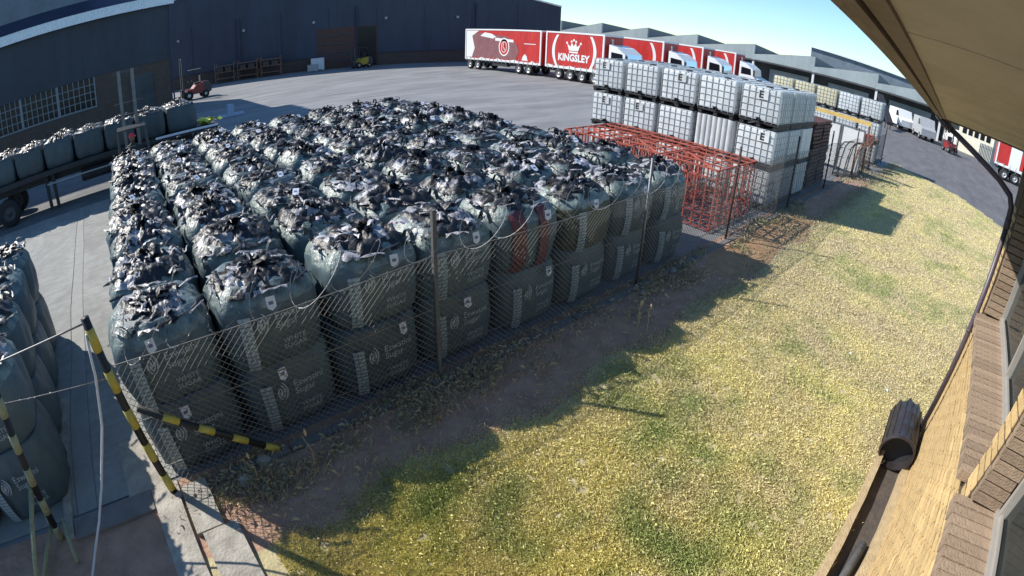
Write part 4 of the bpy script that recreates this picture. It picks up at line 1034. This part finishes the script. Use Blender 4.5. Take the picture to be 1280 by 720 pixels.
mb = MB(); mb.add([(-.5, 23, 8.05), (-.5, -12, 5.7), (25, -12, 6.3), (25, 23, 8.9)], [(0, 1, 2, 3)]); mb.build('roof', 'roof_pale', BW)
MB().box(.5, 24, -12, 22, -.02, 4.0).build('wall', 'dock_dark', BW)

# far things to the right
def van(lb, loc, rz, m='truck_white', s_=1.0):
    t = thing('parked_van', lb, 'vehicle', loc, rz); t.scale = (s_, s_, s_)
    MB().prism([(0, 0, .5), (0, 4.6, .5), (0, 4.6, 2.4), (0, 1.5, 2.4), (0, .9, 1.5), (0, .05, 1.25)], (1.9, 0, 0)).build('body', m, t)
    MB().prism([(-.01, 1.05, 1.55), (-.01, 2.1, 1.55), (-.01, 2.1, 2.2), (-.01, 1.5, 2.2)], (.02, 0, 0)).build('side_window', 'glass_dark', t)
    for y in (.9, 3.7):
        for x, sd in ((.1, -1), (1.8, 1)): wheel(t, x, y, .38, .24, sd)
    return t
van('white van parked under the sawtooth dock, left one', (66, 2.5, 0), radians(-60))
van('silver blue van parked in front of the dock, right of the white one', (62, -.5, 0), radians(-70), 'truck_grey')
van('white low vehicle at the far end of the dock', (68.5, -3.5, 0), radians(-80), 'truck_white', .9)
t = thing('yard_conveyor', 'dark sloping conveyor beside the dock vehicles', 'conveyor', (60, 3.5, 0), radians(-65))
MB().prism([(0, 0, .5), (0, 6, 3.2), (0, 6, 3.5), (0, 0, .8)], (.8, 0, 0)).build('belt_frame', 'chassis', t)
for y, z in ((.8, .8), (4.8, 2.7)):
    for x in (.05, .7): MB().box(x, x+.08, y, y+.1, 0, z).build('leg', 'chassis', t)
OF = thing('gatehouse', 'cream gatehouse with a row of dark windows at the far right', 'building', (66, -9.6, 0), radians(-20))
MB().box(0, 9, 0, 5, 0, 3.9).build('wall', 'office_cream', OF)
MB().box(-.3, 9.3, -.3, 5.3, 3.9, 4.1).build('roof', 'truck_white', OF)
for k_ in range(5): MB().box(-.03, .01, .5+.85*k_, 1.1+.85*k_, 2.2, 3.2).build('window', 'glass_dark', OF)
t, L = box_trailer('red and white curtain trailer at the far right under the eave', 52, -9.0, -17.0, 'k', None, ((5.6, 6.8),), 1.15, 3.9)
for k_ in range(3): MB().box(-.03, -.01, .6+2.4*k_, 1.8+2.4*k_, 1.2, 3.85).build('white_panel', 'truck_white', t)
FP = thing('palisade_fence', 'grey palisade fence between the gatehouse and the far trailer', 'fence', (60, -7.6, 0), radians(-62))
for k_ in range(30): MB().box(.22*k_, .22*k_+.14, 0, .03, .05, 2.1).build('pale', 'fascia_grey', FP)
for z in (.4, 1.7): MB().box(-.05, 6.6, .031, .07, z, z+.06).build('rail', 'fascia_grey', FP)
t = thing('road_drum', 'white and blue barrier drum standing on the road', 'drum', (71, -.6, 0)); MB().lathe([(.3, 0), (.32, .3), (.28, .35), (.3, .7), (0, .72)], 12).build('drum', 'truck_white', t, True)
MB().lathe([(.325, .3), (.33, .45), (.31, .5)], 12).build('band', 't_blue', t)

# ------------------------------------------------------------------ our own building, right
WY = -5.5; XC = 6.95
HB_ = thing('brick_office', 'yellow face brick office with brown sills at the right edge', 'building')
ZS = 2.09
# mortar core
mb = MB(); mb.box(-4, XC-.02, -5.85, WY-.005, -.05, ZS-.05)
mb.box(2.99, 3.24, -5.85, WY-.0055, ZS-.05, 4.2); mb.box(2.90, 3.275, -5.83, WY-.002, 1.99, ZS+.045); mb.box(6.42, XC-.02, -5.85, WY-.0052, ZS-.05, 4.1); mb.box(-4, XC-.02, -5.86, WY-.012, 3.45, 4.05); mb.build('mortar', 'face_mortar_shade', HB_)
mb = MB(); mb.box(XC-.12, XC-.03, -9, -5.86, -.05, 4.05); mb.build('end_wall', 'face_mortar_shade', HB_)
bw, bh, bd, j = .222, .066, .06, .020
def brick_me(seed):
    rs = random.Random(seed); b = MB().box(0, bw, -bd, 0, 0, bh); b.v = [(x+rs.uniform(-.004, .004), y+rs.uniform(-.003, .003), z+rs.uniform(-.004, .004)) for x, y, z in b.v]
    return b
BR = [brick_me(i).mesh('brick', 'face_brick') for i in range(6)]
slots = []
row = 0; z = .0
while z+bh < 3.5:
    x = .4-(bw+j)*.5*(row % 2)
    while x < XC-bw*.6:
        solid = z+bh < ZS-.06 or (x > 6.42 and x+bw < XC+.05)
        if solid and x+bw < XC+.06: slots.append((x, z))
        x += bw+j
    z += bh+j; row += 1
def dist(s_): return (Vector((s_[0], WY, s_[1]))-CAM).length
vis = [s_ for s_ in slots if s_[0] > 1.0]; vis.sort(key=dist)
one = set(vis[:285]); rest = MB()
for s_ in slots:
    yj = WY+random.uniform(-.001, .004)
    if s_ in one: link('brick', random.choice(BR), HB_, (s_[0], yj, s_[1]))
    else:
        b = brick_me(int(s_[0]*100)+int(s_[1]*1000)); rest.add([(v[0]+s_[0], v[1]+yj, v[2]+s_[1]) for v in b.v], b.f)
o = rest.build('brickwork', 'face_brick', HB_); o['kind'] = 'stuff'
z = ZS-.07; k_ = 0      # narrow pier between the two windows
while z < 3.45:
    for (a, b_) in (((3.0, 3.12), (3.13, 3.24)) if k_ % 2 else ((3.0, 3.22),)): 
        mb = MB().box(a, b_, -.05, 0, 0, bh); mb.v = [(x+random.uniform(-.003, .003), y, zz) for x, y, zz in mb.v]; mb.build('brick', 'face_brick', HB_, loc=(0, WY+random.uniform(-.003, .004), z))
    z += bh+j; k_ += 1
# sills: bricks on edge, sloping out
def sill(x0, x1):
    x = x0
    while x < x1-.05:
        w_ = .088+random.uniform(-.003, .003); b = MB()
        dy = random.uniform(-.006, .006); dz = random.uniform(-.004, .004)
        b.add([(0, WY-.26, 0), (w_, WY-.26, 0), (w_, WY+.09+dy, -.035), (0, WY+.09+dy, -.035), (0, WY-.26, .085+dz), (w_, WY-.26, .085+dz), (w_, WY+.09+dy, .05+dz), (0, WY+.09+dy, .05+dz)],
              [(0, 1, 2, 3)[::-1], (4, 5, 6, 7), (0, 1, 5, 4), (1, 2, 6, 5), (2, 3, 7, 6), (3, 0, 4, 7)])
        o = b.build('sill_brick', 'sill_brick', HB_, loc=(x, 0, ZS)); x += w_+.012
    MB().box(x0+.006, x1-.006, WY-.25, WY+.07, ZS-.03, ZS+.03).build('sill_mortar', 'face_mortar_shade', HB_)
sill(3.25, 6.42); sill(.2, 2.98)
def jamb(x, nm):
    z = ZS+.10
    while z < 3.45:
        MB().box(x-.055, x-.004, WY-.25, WY-.012, 0, .074).build('jamb_brick', 'sill_brick', HB_, loc=(random.uniform(-.003, .003), random.uniform(-.004, .004), z)); z += .086
jamb(2.99, 'a'); jamb(6.42, 'b')
def window(x0, x1):
    yf = WY-.27; z0, z1 = ZS+.085, 3.45
    o = MB().box(x0+.04, x1-.04, yf-.035, yf-.03, z0+.05, z1-.05).build('window', 'glass', HB_)
    mb = MB(); mb.box(x0, x1, yf-.05, yf+.03, z0, z0+.05); mb.box(x0, x1, yf-.05, yf+.03, z1-.05, z1)
    mb.box(x0, x0+.045, yf-.048, yf+.028, z0+.05, z1-.05); mb.box(x1-.1, x1-.055, yf-.048, yf+.028, z0+.05, z1-.05)
    n = max(1, int((x1-x0)/1.1))
    for i in range(1, n): x = x0+(x1-x0)*i/n; mb.box(x-.025, x+.025, yf-.047, yf+.027, z0+.05, z1-.05)
    mb.box(x0+.045, x1-.1, yf-.01, yf+.012, z0+.05, z0+.075)
    mb.build('window_frame', 'frame_alu', o)
    mb = MB(); V = []; n = 60
    for i in range(n+1): x = x0+.1+(x1-x0-.3)*i/n; y = yf-.16+.03*sin(i*1.9)+.01*sin(i*.7); V += [(x, y, z0+.03), (x, y, z1)]
    mb.add(V, [(2*i, 2*i+2, 2*i+3, 2*i+1) for i in range(n)]); mb.build('curtain', 'curtain', o, True)
window(3.25, 6.4); window(.2, 2.95)
# glass material made see-through
for nm in ('glass',):
    b = M[nm].node_tree.nodes['Principled BSDF']; b.inputs['Transmission Weight'].default_value = .75; b.inputs['IOR'].default_value = 1.25
MB().box(-4, XC-.13, -9, -6.4, .0, 4.0).build('room_back', 'room_dark', HB_)
# soffit, boards, fascia, gutter (falls slightly towards the far end)
def zs(x): return 4.40-.046*x
for a, b_ in ((-3, -.9), (-.89, 1.28), (1.29, 3.45), (3.46, 5.6), (5.61, 7.28)):
    P = [(a, -4.34, zs(a)), (b_, -4.34, zs(b_)), (b_, -5.95, zs(b_)+.0), (a, -5.95, zs(a))]
    mb = MB(); mb.prism(P, (0, 0, .02)); mb.build('soffit_board', 'soffit', HB_)
MB().prism([(-3, -4.36, zs(-3)-.012), (7.3, -4.36, zs(7.3)-.012), (7.3, -4.31, zs(7.3)-.012), (-3, -4.31, zs(-3)-.012)], (0, 0, .03)).build('soffit_trim', 'fascia_brown', HB_)
MB().prism([(-3, -4.30, zs(-3)-.02), (7.3, -4.30, zs(7.3)-.02), (7.3, -4.27, zs(7.3)-.02), (-3, -4.27, zs(-3)-.02)], (0, 0, .24)).build('fascia', 'fascia_brown', HB_)
V = []; n = 8
for x in (-3, 7.34):
    for i in range(n+1): a = pi*i/n; V.append((x, -4.21+.055*cos(a)*-1, zs(x)+.10-.09*sin(a)))
mb = MB(); mb.add(V, [(i, i+1, n+2+i, n+1+i) for i in range(n)]); mb.poly([V[n+1+i] for i in range(n+1)]); mb.build('gutter', 'fascia_brown', HB_, True)
MB().prism([(7.30, -4.29, zs(7.3)-.02), (7.30, -6.6, zs(7.3)-.02), (7.30, -6.6, zs(7.3)+1.2), (7.30, -4.29, zs(7.3)+.22)], (.03, 0, 0)).build('barge_board', 'fascia_brown', HB_)
MB().prism([(-3, -4.24, zs(-3)+.23), (7.4, -4.24, zs(7.3)+.23), (7.4, -7, zs(7.3)+1.3), (-3, -7, zs(-3)+1.3)], (0, 0, .02)).build('roof', 'rust', HB_)
# downpipe with swan neck
DP = thing('downpipe', 'dark brown downpipe swinging from the gutter corner to the wall', 'downpipe')
MB().tube([(7.22, -4.22, 4.09), (7.2, -4.3, 4.03), (7.12, -4.45, 3.97)], [.042]*3, 12).build('outlet_collar', 'pipe_brown', DP, True)
for k_ in range(4): MB().tube([(7.19-.03*k_, -4.31-.04*k_, 4.02-.018*k_), (7.183-.03*k_, -4.325-.04*k_, 4.013-.018*k_)], .05, 12).build('rib', 'pipe_brown', DP, True)
MB().tube([(7.12, -4.45, 3.97), (6.62, -5.2, 3.64), (6.48, -5.36, 3.54), (6.43, -5.41, 3.42), (6.42, -5.415, 3.2)], .038, 12).build('swan_neck', 'pipe_brown', DP, True)
MB().tube([(6.42, -5.415, 3.25), (6.42, -5.415, .35)], .036, 12).build('pipe', 'pipe_brown', DP, True)
MB().tube([(6.42, -5.415, 3.3), (6.42, -5.415, 3.18)], .044, 12).build('joint', 'pipe_brown', DP, True)
MB().tube([(6.42, -5.415, 1.9), (6.42, -5.415, 1.88)], .046, 12).build('bracket', 'pipe_brown', DP, True)
# black drum lying in the channel
BD = thing('black_drum', 'ribbed black plastic drum lying open end first in the channel', 'drum', (5.78, -5.21, .28), radians(3))
mb = MB(); R_ = .25; n = 28; L = .95
pr = [(R_, 0), (R_*1.04, .02), (R_*1.04, .06), (R_, .08), (R_, .3), (R_*1.03, .32), (R_, .34), (R_, .62), (R_*1.03, .64), (R_, .66), (R_, L)]
mb.lathe(pr, n, ax='x')
for k_ in range(n): 
    i_ = (len(pr)-1)*n+k_; v = mb.v[i_]; mb.v[i_] = (v[0]+(.07 if k_ % 3 == 0 else -.03), v[1]*.96, v[2]*.96)
mb.lathe([(R_*.93, 0), (R_*.93, .5), (R_*.90, L*.9)], n, ax='x'); mb.lathe([(R_, 0), (R_*.93, .0)], n, ax='x'); mb.build('shell', 'drum_black', BD, True)
MB().lathe([(R_*.92, .16), (R_*.4, .18), (0, .18)], 20, ax='x').build('inner_baffle', 'chassis', BD)
for k_ in range(9):
    a = pi*k_/8; MB().cbox((.5, (R_+.004)*cos(a), (R_+.004)*sin(a)), (.8, .014, .014), Matrix.Rotation(a, 3, 'X')).build('rib', 'drum_black', BD)
# open channel along the wall
CH = thing('drain_channel', 'open concrete drain channel running along the foot of the brick wall', 'drain')
MB().prism([(-3, -5.40, .005), (-3, -5.05, .005), (-3, -5.05, -.03), (-3, -5.40, -.03)], (9.9, 0, 0)).build('channel_bed', 'channel_dark', CH)
def rim_(y0, y1, seed, nm, z=.035):
    rs = random.Random(seed); mb = MB(); xs = [-3+.22*i for i in range(44)]; V = []
    for x in xs:
        a, b_ = y0+rs.uniform(-.006, .006), y1+rs.uniform(-.005, .005)+(.02 if rs.random() < .12 else 0); zz = z+rs.uniform(-.006, .006); V += [(x, a, -.03), (x, a, zz), (x, b_, zz), (x, b_, -.03)]
    mb.add(V, [(4*i+k_, 4*i+4+k_, 4*i+5+k_, 4*i+1+k_) for i in range(len(xs)-1) for k_ in range(3)]); mb.build(nm, 'rim_sand', CH)
rim_(-5.50, -5.39, 3, 'wall_rim', .13); rim_(-5.07, -4.98, 4, 'lawn_rim', .14)
tag(MB().tube([(3.2, -5.22, .06), (4.35, -5.3, .06)], .05, 12).build('grey_pipe', 'post_concrete', None, True), 'short grey pipe lying in the drain channel at the bottom edge', 'pipe')
